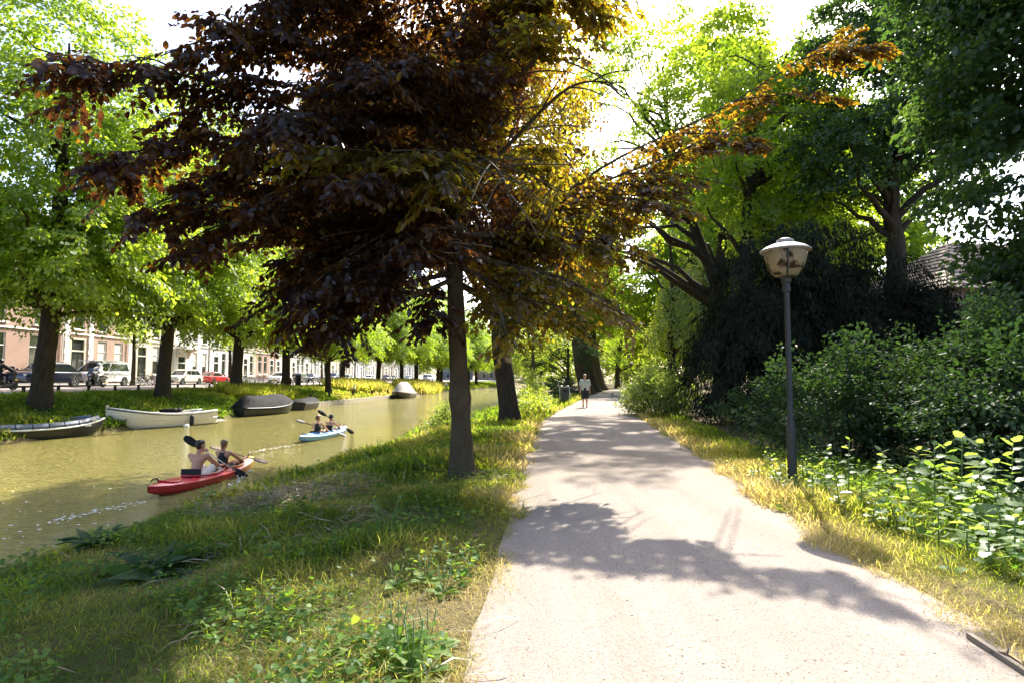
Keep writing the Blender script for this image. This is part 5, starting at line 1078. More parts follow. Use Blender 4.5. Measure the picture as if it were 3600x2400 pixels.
# black covered boats
c, a, l = span((800, 1462), (962, 1449)); c = c + np.array([.9, 0, 0]); boat('covered_boat', 'black boat under a high black tarpaulin, behind the cream sloop', c, a, 5.4, 2.0, .5, HBLK, .35, .8, rail=HBLK, cover=(TARPB, .75, .03, .99))
c, a, l = span((975, 1446), (1088, 1427)); c = c + np.array([.8, 0, 0]); boat('covered_boat', 'lower black boat under a flat tarpaulin beside the tall bright grass', (c[0], c[1]), a, 5.0, 1.9, .5, HBLK, .4, .8, rail=HBLK, cover=(TARPB, .25, .03, .97))
# grey tarpaulin boat
c, a, l = span((1455, 1392), (1372, 1404)); t, q = boat('tented_boat', 'boat with a pale grey tarpaulin tent and dark hull, moored at the quay', c, a, min(l, 7.0), 2.5, .6, HBLK, .35, .85, rail=WOOD, cover=(TARPG, 1.35, .12, .9))
# small boats further on
small = [((1462, 1384), (1484, 1376), 4.0, TARPG, .5, 'small boat with a pale cover directly behind the tented boat'), ((1488, 1381), (1504, 1377), 3.6, TARPB, .3, 'small boat under a dark pointed cover'), ((1503, 1379), (1540, 1374), 5.0, None, 0, 'open grey wooden boat on the water left of the smooth beech trunk'), ((1545, 1374), (1583, 1366), 5.5, TARPG, .9, 'boat under a crumpled pale cover beside the smooth beech trunk')]
for (p0, p1, L, cm, rg_, lab) in small:
    c, a, l = span(p0, p1); boat('small_boat', lab, c, a, L, 1.7, .55, DGRN, .35, .8, rail=WOOD, cover=(cm, rg_, .05, .97) if cm else None, group='small boats moored along the far bank')
for k, (p0, cm, lab) in enumerate([((1655, 1359), None, 'small open boat to the right of the smooth beech trunk'), ((1677, 1358), None, 'dinghy between two open boats in front of the dark grey house'), ((1697, 1357), None, 'long open boat in front of the dark grey house'), ((1722, 1356), TARPG, 'boat under a white cover before the stout leaning trunk'), ((1742, 1355.5), mat('blue_tarpaulin', (.12, .25, .5), .6), 'boat under a blue cover before the stout leaning trunk')]):
    c = gp(p0[0], p0[1], WATER); boat('small_boat', lab, c, R(25), 5.2, 1.9, .75, DGRN, .35, .8, rail=WOOD, cover=(cm, .8, .05, .97) if cm else None, group='small boats moored along the far bank')
# --- kayaks
def two_tone(n, c1, c2, x0, x1):
    m, N, L, b = _new(n); co = coords(N, L, 'Object'); sp = N.new('ShaderNodeSeparateXYZ'); L.new(co, sp.inputs[0]); f = ramp(N, L, sp.outputs[0], x0, x1); L.new(mixcol(N, L, f, c1, c2), b.inputs['Base Color']); b.inputs['Roughness'].default_value = .35; b.inputs['Coat Weight'].default_value = .3; return m
def kayak(label, c, a, L, B, top, low, holes, rimm):
    t = empty('kayak', (c[0], c[1], WATER), a, label, 'kayak', 'tandem kayaks on the canal')
    def q(s): e = abs(2 * s - 1); b = B / 2 * max(.012, (1 - e ** 2.3)) ** .75; return (s - .5) * L, b, .15 + .11 * e ** 3, -.09 + .23 * e ** 4
    S = np.concatenate([[0, .01, .03], np.linspace(.06, .94, 56), [.97, .99, 1]]); U = np.linspace(-1, 1, 13); V = []; 
    MB().loft([[(q(s)[0], q(s)[1] * y_, q(s)[3] + (q(s)[2] - q(s)[3]) * z) for y_, z in ((1, 1), (.98, .55), (.8, .2), (.4, .03), (0, 0), (-.4, .03), (-.8, .2), (-.98, .55), (-1, 1))] for s in S], closed=False).build('hull', low, t, True)
    d = MB(); pts = [[(q(s)[0], q(s)[1] * u, q(s)[2] + (.07 + .03 * (s > .6)) * (1 - abs(u) ** 1.8) * min(1, q(s)[1] / .2) + (.05 * max(0, s - .75) if 1 else 0)) for u in U] for s in S]
    def inside(x, y_): return any(((x - hx) / ha) ** 2 + (y_ / hb) ** 2 < 1 for hx, ha, hb in holes)
    for j in range(len(S) - 1):
        for i in range(len(U) - 1):
            x = (pts[j][i][0] + pts[j + 1][i][0]) / 2; y_ = (pts[j][i][1] + pts[j + 1][i + 1][1]) / 2
            if not inside(x, y_): d.poly([pts[j][i], pts[j + 1][i], pts[j + 1][i + 1], pts[j][i + 1]])
    me = d.mesh('deck', top, True, fix=False); bm = bmesh.new(); bm.from_mesh(me); bmesh.ops.remove_doubles(bm, verts=bm.verts, dist=1e-5); bmesh.ops.recalc_face_normals(bm, faces=bm.faces); bm.to_mesh(me); bm.free(); me.polygons.foreach_set('use_smooth', np.ones(len(me.polygons), dtype=bool)); obj('deck', me, t)
    def dz(x, y_): s = x / L + .5; X, b, z, _ = q(s); return z + .085 * (1 - min(1, abs(y_) / b) ** 1.8) + .01
    for hx, ha, hb in holes:
        al = np.linspace(0, 2 * np.pi, 33); MB().tube([(hx + ha * math.cos(v) * 1.03, hb * math.sin(v) * 1.05, dz(hx + ha * math.cos(v), hb * math.sin(v)) + .015) for v in al], .022, 6, caps=False).build('coaming', rimm, t, True)
    al = np.linspace(0, 2 * np.pi, 24, endpoint=False); hx = -L * .34; h2 = MB()
    h2.poly([(hx + .3 * math.cos(v), .17 * math.sin(v), dz(hx + .3 * math.cos(v), .17 * math.sin(v)) + .012) for v in al]); h2.tube([(hx + .3 * math.cos(v), .17 * math.sin(v), dz(hx + .3 * math.cos(v), .17 * math.sin(v)) + .0) for v in np.linspace(0, 2 * np.pi, 25)], .014, 5, caps=False); h2.build('hatch', top, t)
    for sx in (-1, 1):
        x = sx * L * .455; MB().tube([(x - .12, 0, dz(x - .12, 0)), (x - .06, 0, dz(x, 0) + .05), (x + .06, 0, dz(x, 0) + .05), (x + .12, 0, dz(x + .12, 0))], .014, 5).build('carry_handle', BLK, t)
    return t, dz
def paddle(label, M, a, b, shaft, blade, group='paddles held in the kayaks', flat=None):
    """double paddle from blade tip a to blade tip b in the kayak's frame"""
    A = Vector(a); Bv = Vector(b); d = (Bv - A).normalized(); Lp = (Bv - A).length; mid = (A + Bv) / 2
    t = empty('paddle', (0, 0, 0), 0, label, 'paddle', group); qd = Vector((1, 0, 0)).rotation_difference(d); t.matrix_world = M @ Matrix.Translation(mid) @ qd.to_matrix().to_4x4()
    MB().tube([(-Lp / 2 + .35, 0, 0), (Lp / 2 - .35, 0, 0)], .016, 8).build('shaft', shaft, t, True)
    for s in (-1, 1):
        rings = []
        for k, wv in ((.0, .02), (.06, .05), (.14, .085), (.28, .1), (.38, .085), (.44, .045)):
            x = s * (Lp / 2 - .44 + k); z = -.035 * (k / .44) * (1 - k / .6); rings.append([(x, -wv, z + .02), (x, -wv * .5, z), (x, 0, z - .012), (x, wv * .5, z), (x, wv, z + .02), (x, 0, z + .006)])
        MB().loft(rings, closed=True, caps=True).build('blade', blade, t, True)
    return t
def kmat(t): return Matrix.Translation(t.location) @ Matrix.Rotation(t.rotation_euler[2], 4, 'Z')
def seatJ(x, s=1.0, lean=.05, wl=(.3, .3, .45), wr=(.3, -.3, .35), z0=.12, hy=.0, hx=.06):
    J = dict(pel=(0, 0, .03), wai=(.0, 0, .19), che=(lean, 0, .38), shL=(lean + .02, .18, .51), shR=(lean + .02, -.18, .51), hiL=(.06, .1, .02), hiR=(.06, -.1, .02), knL=(.46, .13, .20), knR=(.46, -.13, .20), anL=(.80, .1, .0), anR=(.80, -.1, .0), toL=(.86, .1, .1), toR=(.86, -.1, .1), hea=(lean + hx, hy, .735))
    for k in J: J[k] = np.array(J[k]) * s
    o_ = np.array([x, 0, z0])
    for q, w in (('L', wl), ('R', wr)):
        w = np.array(w) - o_; S = J['sh' + q]; mid = (S + w) / 2; up = np.array([-.03, .10 if q == 'L' else -.10, -.12]) * s; J['el' + q] = mid + up; J['wr' + q] = w
    return {k: v + o_ for k, v in J.items()}
# red kayak
A_ = gp(512, 1757, WATER); B_ = gp(893, 1637, WATER); c = (A_ + B_) / 2; a = math.atan2(B_[1] - A_[1], B_[0] - A_[0])
KR = two_tone('red_to_yellow_plastic', (.66, .03, .05), (.8, .42, .07), .3, 2.0); KRL = two_tone('dark_red_to_orange_plastic', (.42, .02, .03), (.6, .26, .04), .2, 1.9)
kr, dz = kayak('red and yellow tandem kayak with two paddlers', c, a, 4.3, .80, KR, KRL, [(-.22, .72, .27), (.86, .55, .26)], KRL); MK = kmat(kr)
pa, pb = (.62, -.62, -.06), (-.02, .62, 1.02); pv = np.array(pb) - np.array(pa)
paddle('paddle with black blades in the hands of the shirtless paddler', MK, pa, pb, mat('pale_shaft', (.6, .55, .45), .5), BLK)
J = seatJ(-.52, 1.02, .05, np.array(pa) + pv * .68 + (-.07, 0, 0), np.array(pa) + pv * .36 + (-.07, 0, 0), hy=-.02)
p = empty('person', kr.location, a, 'shirtless paddler with short dark hair seated in the red kayak', 'person'); body('body', J, SKIN2, p, .011, 1.02, curlL=(0, 0, -1), curlR=(0, 0, -1), face=(1, -.3, -.05)); hair(J['hea'], (1, -.3, 0), HAIRD, p, 1.02); trousers(J, CWHITE, p, upto=.9)
MB().add([( -.74, y_, .16 + dzv) for dzv in (0, .22) for y_ in (-.22, 0, .22)] + [(-.70, y_, .16 + dzv) for dzv in (0, .22) for y_ in (-.22, 0, .22)], [(0, 1, 4, 3), (1, 2, 5, 4), (6, 7, 10, 9), (7, 8, 11, 10), (3, 4, 10, 9), (4, 5, 11, 10), (0, 3, 9, 6), (2, 5, 11, 8)]).build('seat_back', BLK, kr)
pa, pb = (1.32, -.78, .22), (1.42, .80, .62); pv = np.array(pb) - np.array(pa)
paddle('paddle held low by the front paddler of the red kayak', MK, pa, pb, WOOD, mat('brown_blade', (.10, .06, .035), .5))
J = seatJ(.60, .9, .0, np.array(pa) + pv * .62 + (-.07, 0, 0), np.array(pa) + pv * .36 + (-.07, 0, 0))
p = empty('person', kr.location, a, 'ponytailed paddler in a black top seated in the bow of the red kayak', 'person'); body('body', J, SKIN2, p, .011, .9, fem=True, curlL=(0, 0, -1), curlR=(0, 0, -1)); hair(J['hea'], (1, 0, 0), HAIRL, p, .92, 'pony'); shirt(J, CBLK, p, .9, tank=True, infl=.012); trousers(J, CBLK, p, .9, upto=.5, infl=.012)
remesh('seat_back', [((.44, -.16, .22), (.44, .16, .22), .05, .05), ((.42, -.15, .34), (.42, .15, .34), .05, .05), ((.44, 0, .22), (.42, 0, .34), .05, .05)], .02, BLK, kr)
tw_ = remesh('towel', [((.12, -.1, .2), (.28, .1, .26), .1, .07), ((.05, .05, .2), (.2, -.15, .22), .08, .07)], .025, CWHITE, None); tw_.matrix_world = MK; tag(tw_, 'crumpled white towel lying between the two paddlers in the red kayak', 'towel')
# blue kayak
A_ = gp(1050, 1557, WATER); B_ = gp(1218, 1517, WATER); c = (A_ + B_) / 2; a = math.atan2(B_[1] - A_[1], B_[0] - A_[0])
KB = two_tone('pale_blue_plastic', (.22, .45, .74), (.30, .52, .78), -2, 2); KBL = mat('blue_hull_plastic', (.10, .27, .55), .35, coat=.3)
kb_, dz = kayak('pale blue tandem kayak with two paddlers', c, a, 4.5, .78, KB, KBL, [(-.45, .62, .27), (.80, .55, .26)], KBL); MK = kmat(kb_)
pa, pb = (.62, -.70, -.02), (-.62, .95, .74); pv = np.array(pb) - np.array(pa)
paddle('paddle with black blades of the paddler in the black tank top', MK, pa, pb, BLK, BLK)
J = seatJ(-.72, .96, .03, np.array(pa) + pv * .60 + (-.06, 0, 0), np.array(pa) + pv * .36 + (-.06, 0, 0))
p = empty('person', kb_.location, a, 'paddler in a black tank top with her hair in a bun, blue kayak', 'person'); p['label'] = 'paddler with hair in a bun and a black tank top in the blue kayak'; body('body', J, SKIN, p, .013, .96, fem=True, face=(1, -.3, 0)); hair(J['hea'], (1, -.3, 0), HAIRB, p, .98, 'bun'); shirt(J, CBLK, p, .96, tank=True, infl=.014); trousers(J, CBLK, p, .96, upto=.5, infl=.012)
pa, pb = (1.62, -.60, .0), (.62, .60, 1.05); pv = np.array(pb) - np.array(pa)
paddle('paddle raised by the paddler in the bucket hat', MK, pa, pb, BLK, BLK)
J = seatJ(.48, .86, .06, np.array(pa) + pv * .62 + (-.06, 0, 0), np.array(pa) + pv * .34 + (-.06, 0, 0))
p = empty('person', kb_.location, a, 'bare backed paddler in a dark bucket hat in the bow of the blue kayak', 'person'); body('body', J, SKIN, p, .013, .86); trousers(J, CBLK, p, .86, upto=.7); hair(J['hea'], (1, 0, 0), HAIRD, p, .86)
h = J['hea']; MB().lathe([(.002, .10), (.07, .105), (.09, .08), (.097, .03), (.135, -.012), (.13, -.018), (.09, .02)], 16, c=tuple(h + np.array([-.005, 0, .035]))).build('bucket_hat', CNAVY, p, True)
remesh('seat_back', [((.26, -.16, .3), (.26, .16, .3), .05, .05), ((.25, -.17, .42), (.25, .17, .42), .06, .06), ((.26, 0, .3), (.25, 0, .42), .06, .06)], .02, BLK, kb_)
remesh('seat_back', [((-.93, -.16, .26), (-.93, .16, .26), .05, .05), ((-.93, -.16, .3), (-.93, .16, .3), .05, .05)], .02, BLK, kb_)
# splashes and wakes
FOAM = mat('water_foam', (.75, .75, .72), .4)
def foam(name, label, pts, n, spread, size, seed, zup=.0):
    g = np.random.default_rng(seed); P = np.array(pts, float); i = g.integers(0, len(P) - 1, n); f = g.random(n)[:, None]; O = P[i] * (1 - f) + P[i + 1] * f; O[:, :2] += g.normal(0, spread, (n, 2)); O[:, 2] = WATER + .012 + np.abs(g.normal(0, zup, n)) if zup else WATER + .014
    D = np.stack([g.normal(0, 1, n), g.normal(0, 1, n), np.zeros(n) + (g.normal(0, .6, n) if zup else 0)], 1); D[:, 0] += .6; Nn = np.tile([0, 0, 1.0], (n, 1)) + (g.normal(0, .5, (n, 3)) if zup else 0)
    V, F, r = leaf_arr(O, D, Nn, size * (.4 + 1.2 * g.random(n) ** 2), 'diamond'); o = obj(name, arr_mesh(name, V, F, FOAM, rnd=r)); tag(o, label, 'foam', kind='stuff')
foam('splash', 'white splash where the black paddle blade meets the water', [gp(730, 1745, WATER), gp(780, 1735, WATER), gp(850, 1705, WATER)], 170, .10, .05, 1, .05)
foam('bow_wave', 'small white bow wave beside the red and yellow kayak', [gp(800, 1715, WATER), gp(890, 1650, WATER)], 90, .06, .045, 2, .02)
foam('wake', 'thin foam lines trailing behind the red kayak', [gp(505, 1765, WATER), gp(400, 1785, WATER), gp(280, 1810, WATER), gp(120, 1850, WATER)], 120, .10, .06, 3)
foam('wake', 'thin foam lines trailing behind the blue kayak', [gp(1045, 1562, WATER), gp(960, 1575, WATER), gp(870, 1590, WATER)], 70, .12, .07, 4)
g = np.random.default_rng(9); O = np.array([gp(x, y_, WATER) for x, y_ in zip(g.uniform(0, 1000, 70), g.uniform(1700, 1990, 70))]); O[:, 2] += .012; ok = O[:, 0] < xr(O[:, 1]) - .4; O = O[ok]
V, F, r = leaf_arr(O, np.stack([g.normal(1, .5, len(O)), g.normal(0, .4, len(O)), np.zeros(len(O))], 1), np.tile([0, 0, 1.0], (len(O), 1)), .03 + .06 * g.random(len(O)), 'diamond'); o = obj('foam_fleck', arr_mesh('foam_fleck', V, F, FOAM, rnd=r)); tag(o, 'pale flecks drifting on the shaded water', 'foam', kind='stuff')
# duck
dk = gp(1110, 1427, WATER); d = empty('duck', (dk[0], dk[1], WATER), R(150), 'brown duck swimming by the quay stones', 'duck')
remesh('body', [('e', (0, 0, .05), (.2, .1, .09)), ((.12, 0, .08), (.17, 0, .2), .04, .035), ((.17, 0, .2), (.19, 0, .21), .045, .04), ((-.15, 0, .08), (-.26, 0, .13), .05, .015), ((.2, 0, .2), (.27, 0, .19), .018, .01)], .012, mat('duck_plumage', (.14, .1, .07), .8, c2=(.06, .05, .04), nscale=20), d)
# ---------------------------------------------------------------- lamp, bin, posts, fence, quay
LX, LY = 4.33, 8.9; lz = float(ground(LX, LY))
POLE = mat('dark_green_grey_pole', (.016, .016, .014), .6, c2=(.026, .026, .021), nscale=5, stretch=(1, 1, .2)); CAPM = mat('weathered_grey_cap', (.36, .31, .27), .6, c2=(.26, .22, .19), nscale=9)
m, N, L, b = _new('stained_lamp_glass'); co = coords(N, L, 'Object'); f = ramp(N, L, noise(N, L, co, 6.5, 3, .55), .50, .62)
L.new(mixcol(N, L, f, (.78, .68, .46), (.13, .09, .05)), b.inputs['Base Color']); b.inputs['Roughness'].default_value = .22; b.inputs['Transmission Weight'].default_value = .6; b.inputs['IOR'].default_value = 1.2
tr = N.new('ShaderNodeBsdfTranslucent'); L.new(mixcol(N, L, f, (.72, .58, .3), (.1, .06, .03)), tr.inputs[0]); mx = N.new('ShaderNodeMixShader'); mx.inputs[0].default_value = .45; L.new(b.outputs[0], mx.inputs[1]); L.new(tr.outputs[0], mx.inputs[2]); L.new(mx.outputs[0], N['Material Output'].inputs[0])
LG = m
def park_lamp(label, loc, full=True):
    t = empty('park_lamp', loc, 0, label, 'lamp', 'park lamps beside the path')
    MB().lathe([(.001, -.3), (.068, -.3), (.068, .86), (.062, .93), (.041, 1.0), (.041, 2.98), (.001, 2.98)], 18).build('pole', POLE, t, 'auto')
    MB().lathe([(.041, 2.96), (.06, 2.98), (.062, 3.03), (.05, 3.05), (.05, 3.10), (.068, 3.12), (.07, 3.17), (.1, 3.2), (.13, 3.215), (.001, 3.22)], 18).build('collar', POLE, t, 'auto')
    MB().lathe([(.13, 3.215), (.175, 3.235), (.235, 3.31), (.285, 3.42), (.312, 3.54), (.318, 3.63), (.308, 3.63), (.275, 3.42), (.225, 3.32), (.12, 3.23)], 36).build('glass_bowl', LG, t, True)
    cp = MB().lathe([(.375, 3.615), (.37, 3.635), (.30, 3.685), (.2, 3.725), (.15, 3.735), (.145, 3.76), (.125, 3.78), (.115, 3.805), (.06, 3.825), (.001, 3.83)], 36).build('cap', CAPM, t, 'auto'); MB().lathe([(.001, 3.60), (.31, 3.60), (.375, 3.613)], 36).build('cap_underside', CAPM, cp)
    MB().lathe([(.152, 3.735), (.152, 3.752), (.146, 3.752)], 30).build('cap_band', POLE, cp)
    for k in range(3):
        a = R(250 + 120 * k); MB().tube([(r_ * math.cos(a), r_ * math.sin(a), z_) for r_, z_ in ((.14, 3.21), (.185, 3.24), (.245, 3.31), (.295, 3.42), (.322, 3.54), (.328, 3.62))], .014, 6).build('strap', POLE, t, True)
    MB().lathe([(.001, 3.24), (.03, 3.24), (.03, 3.36), (.05, 3.38), (.055, 3.5), (.03, 3.56), (.001, 3.57)], 14).build('bulb', WHT, t, True)
    return t
pl = park_lamp('park lamp with a stained glass bowl on a dark pole beside the path', (LX, LY, lz))
c = copy_tree(pl); g_ = at(2217, 1292, 74); c.location = (g_[0], 74, 0); c['label'] = 'distant park lamp beyond the sunlit shrub at the bend'
# litter bin between two steel posts
bp_ = gp(1985, 1424, .0); t = empty('litter_bin', (bp_[0], bp_[1], float(ground(bp_[0], bp_[1]))), R(10), 'dark green litter bin between two pale steel posts at the path edge', 'bin')
BG = mat('dark_green_bin', (.02, .035, .025), .45); MB().box((0, 0, .58), (.42, .36, .95)).build('bin_body', BG, t); MB().box((0, 0, 1.08), (.46, .4, .05)).build('lid', BG, t); MB().box((0, -.183, .88), (.28, .02, .14)).build('opening', BLK, t)
for s in (-1, 1): MB().tube([(s * .3, 0, -.2), (s * .3, 0, 1.08), (s * .25, 0, 1.16), (s * .12, 0, 1.17)], .03, 8).build('steel_post', mat('galvanised_steel', (.5, .5, .48), .4, metal=.6), t, True)
# bench, low post, white box
t = empty('park_bench', (*gp(2022, 1385, 0)[:2], 0), R(70), 'black park bench in the shade beside the huge leaning trunks', 'bench')
for k in range(3): MB().box((0, -.16 + k * .16, .45), (1.7, .13, .04)).build('seat_slat', IRON, t)
for k in range(2): MB().box((0, .24, .62 + k * .17), (1.7, .04, .13)).build('back_slat', IRON, t)
for s in (-.75, .75): MB().box((s, .0, .21), (.06, .42, .43)).build('leg', IRON, t); MB().box((s, .22, .65), (.05, .04, .5)).build('back_support', IRON, t)
t = empty('path_post', (*gp(2160, 1362, 0)[:2], 0), 0, 'thin metal post standing at the far end of the path', 'post'); MB().tube([(0, 0, -.1), (0, 0, .95)], .04, 8).build('shaft', POLE, t); MB().ball((0, 0, .97), .055, 8, 6).build('knob', POLE, t)
t = empty('utility_cabinet', (*gp(2184, 1350, 0)[:2], 0), 0, 'pale box standing behind the bright shrub at the end of the path', 'cabinet'); MB().box((0, 0, .55), (.7, .5, 1.1)).build('cabinet_body', TRIM, t); MB().box((0, -.256, .55), (.6, .012, .9)).build('cabinet_door', STUC[2], t); MB().box((0, 0, 1.13), (.78, .58, .06)).build('cabinet_top', STUC[2], t)
# timber edging board and stick at the near path edge
A_ = gp(3425, 2262, .02); B_ = gp(3640, 2405, .02); t = empty('edging_board', (A_ + B_) / 2, math.atan2(B_[1] - A_[1], B_[0] - A_[0]), 'weathered timber edging board at the dry grass edge of the path', 'board')
MB().box((0, 0, -.012), (float(np.linalg.norm(B_ - A_)) * 1.2, .03, .12)).build('plank', mat('grey_timber', (.2, .165, .125), .85, c2=(.13, .105, .08), nscale=6, stretch=(.3, 4, 4)), t); MB().box((.15, .04, -.05), (.05, .05, .25)).build('peg', WOOD, t)
A_ = gp(3490, 2290, .05); B_ = gp(3590, 2335, .05); t = empty('stick', A_, 0, 'dark broken stick lying above the edging board', 'stick'); d_ = B_ - A_; MB().tube([(0, 0, 0), tuple(d_ * .5 + (0, 0, .015)), tuple(d_)], [.012, .014, .009], 7).build('bark', BARK, t, True); MB().tube([tuple(d_ * .5 + (0, 0, .015)), tuple(d_ * .62 + (.03, .04, .04))], [.006, .003], 5).build('side_twig', BARK, t)
# low rail fence along the street
fn = empty('rail_fence', (-27.3, 30, .74), 0, 'low dark rail on short posts along the street edge', 'fence'); PO = MB().box((0, 0, .0), (.12, .12, 1.0)).mesh('post', BARK)
ys2 = [-3 + 2.45 * i for i in range(42)]
for y_ in ys2: o = obj('post', PO, fn); o.location = (0, y_, -.06)
for i in range(len(ys2) - 1): MB().tube([(0, ys2[i], .40), (0, (ys2[i] + ys2[i + 1]) / 2, .39), (0, ys2[i + 1], .40)], .035, 6).build('rail', BARK, fn)
# stone edge of the quay and mooring posts
qy = empty('quay_edge', (-17, 46, WATER), 0, 'low stone quay edge below the sunlit grass', 'quay')
for i in range(22):
    y0_ = 46 + i * 1.25; x0_, x1_ = float(xl(y0_)) + .06, float(xl(y0_ + 1.22)) + .06; dx = x1_ - x0_
    MB().box((0, 0, 0), (.42, 1.2, .55), rz=-math.atan2(dx, 1.22)).build('stone', mat('quay_stone', (.42, .37, .28), .85, c2=(.3, .27, .2), nscale=4), qy).location = ((x0_ + x1_) / 2 + 17, y0_ + .61 - 46, .12 + .015 * math.sin(i * 2.1))
mp = None
for k, (px_, py_) in enumerate([(1032, 1404), (1148, 1398), (1236, 1392), (1305, 1384), (1358, 1378)]):
    y_ = (50, 54, 60, 66, 72)[k]; x_ = float(xl(y_)) - .8; z_ = float(ground(x_, y_))
    if mp is None:
        mp = empty('mooring_post', (x_, y_, z_), 0, '', 'post', 'mooring posts along the quay'); MB().lathe([(.001, -.3), (.11, -.3), (.11, .62), (.09, .66), (.001, .66)], 10).build('post_shaft', BARK, mp, 'auto'); MB().lathe([(.113, .5), (.113, .56)], 10).build('band', IRON, mp); o = mp
    else: o = copy_tree(mp); o.location = (x_, y_, z_)
    o['label'] = 'short dark mooring post on the grass behind the stone quay edge'
sp_ = (-17.4, 63.0); t = empty('white_marker_post', (*sp_, float(ground(*sp_))), 0, 'small white topped marker post among the yellow grass', 'post'); MB().box((0, 0, .3), (.1, .1, .7)).build('shaft', BARK, t); MB().box((0, 0, .85), (.2, .12, .42)).build('sign', WHT, t)
# black bin and street lamp on the far side
t = empty('street_bin', (-27.4, 73, float(ground(-27.4, 73))), 0, 'tall black litter bin by the low rail in front of the dark cars', 'bin'); MB().lathe([(.001, 0), (.34, 0), (.36, 1.25), (.3, 1.36), (.001, 1.38)], 14).build('bin_body', BLK, t, 'auto'); MB().box((.33, -.1, 1.05), (.08, .36, .18)).build('opening', IRON, t)
t = empty('street_lamp', (-35.3, 66.2, STREET + .12), 0, 'dark cast iron street lamp between the white house and the red car', 'lamp'); MB().lathe([(.001, 0), (.26, 0), (.26, .25), (.17, .35), (.15, .9), (.09, 1.05), (.09, 1.35), (.06, 1.45), (.045, 5.2), (.001, 5.2)], 14).build('post_shaft', IRON, t, 'auto'); MB().lathe([(.05, 5.2), (.14, 5.3), (.2, 5.75), (.001, 5.76)], 8).build('lantern', mat('lantern_glass', (.7, .7, .62), .2), t); MB().lathe([(.24, 5.75), (.12, 5.95), (.03, 6.1), (.001, 6.15)], 8).build('lantern_cap', IRON, t)
# ---------------------------------------------------------------- grass and low plants
rng = np.random.default_rng(500)
M_GRASS = leafmat('grass_blade', [(.05, .09, .014), (.10, .14, .018), (.2, .21, .035), (.42, .35, .12), (.56, .46, .22)], [(.13, .25, .015), (.30, .42, .02), (.54, .56, .05), (.7, .55, .14), (.74, .58, .24)], .55, .012, .5)
M_HERB = leafmat('herb_leaf', [(.04, .09, .02), (.08, .15, .03), (.14, .22, .05)], [(.14, .32, .02), (.28, .46, .03), (.46, .6, .05)], .48, .015, .5)
M_POPLAR = leafmat('poplar_leaf', [(.07, .13, .03), (.22, .28, .16)], [(.30, .48, .04), (.46, .58, .08)], .5, .03, .4)
M_DOCK = leafmat('dock_leaf', [(.025, .065, .02), (.045, .09, .03)], [(.05, .14, .02), (.10, .2, .03)], .35, .03, .45)
M_STRAW = leafmat('straw', [(.22, .17, .10), (.40, .32, .19)], [(.2, .15, .07), (.3, .22, .1)], .3, .05, .5)
STEM = mat('green_stem', (.10, .15, .04), .7)
def fld(x, y, k=1.0): return .5 + .25 * np.sin(1.3 * k * x + 2.1 * np.sin(.7 * k * y)) + .25 * np.sin(1.9 * k * y + 1.7 * np.sin(1.1 * k * x) + 1.0)
def grass_patch(n, y0, y1, fx0, fx1, l0, l1, wmul, dry, keep=None, lean=.55):
    y = y0 + (y1 - y0) * rng.random(n) ** .9; a = fx0(y); b = fx1(y); x = a + (b - a) * rng.random(n)
    if keep is not None: k = keep(x, y); x, y = x[k], y[k]
    n = len(x); z = ground(x, y); ln = (l0 + (l1 - l0) * rng.random(n)) * (.55 + .9 * fld(x, y, 1.4))
    D = np.stack([rng.normal(0, lean, n), rng.normal(0, lean, n), np.ones(n)], 1); Nn = np.stack([-D[:, 0], -D[:, 1], .4 + rng.random(n)], 1) + rng.normal(0, .4, (n, 3))
    rv = np.clip(dry(x, y) + rng.normal(0, .14, n), 0, 1)
    return [np.stack([x, y, z - .01], 1), D, Nn, ln, rv, wmul]
def grass_obj(name, label, patches):
    parts = []
    for O, D, Nn, ln, rv, wm in patches:
        T, F = LEAF['grass']; T2 = T.copy(); T2[:, 1] *= wm; LEAF['_g'] = (T2, F); parts.append(leaf_arr(O, D, Nn, ln, '_g', rv))
    V, F, r = join_arr(parts); o = obj(name, arr_mesh(name, V, F, M_GRASS, rnd=r)); tag(o, label, 'grass', kind='stuff')
def near_dry(x, y):
    t = (xp0(y) - x); return np.clip(.30 + .42 * np.exp(-np.maximum(t, 0) / .7) + .55 * (fld(x, y, .9) - .5) + .4 * (fld(x, y, 2.7) - .5), .05, .95)
jl = lambda y: .10 * np.sin(3.1 * y) + .08 * np.sin(7.7 * y)
grass_obj('grass', 'rough grass on the near bank between water and path', [
    grass_patch(1500, 2.2, 12, lambda y: xp0(y), lambda y: xp0(y) + .4 + jl(y), .03, .1, .7, lambda x, y: .85 + 0 * x, lean=1.2), grass_patch(60000, 1.6, 5.2, lambda y: xr(y) + .1, lambda y: xp0(y) + .10 + jl(y), .05, .15, .6, near_dry, lean=1.15), grass_patch(56000, 5.2, 10, lambda y: xr(y) - .05, lambda y: xp0(y) + .10 + jl(y), .06, .19, .8, near_dry, lean=.85),
    grass_patch(34000, 10, 20, lambda y: xr(y) - .05, lambda y: xp0(y) + .12 + jl(y), .12, .32, 1.8, near_dry), grass_patch(26000, 20, 50, lambda y: xr(y) - .05, lambda y: xp0(y) + .15, .15, .4, 2.6, lambda x, y: near_dry(x, y) * .6)])
def rdry(x, y): t = x - xp1(y); return np.clip(.82 - .42 * t + .3 * (fld(x, y, 1.3) - .5), .08, .95)
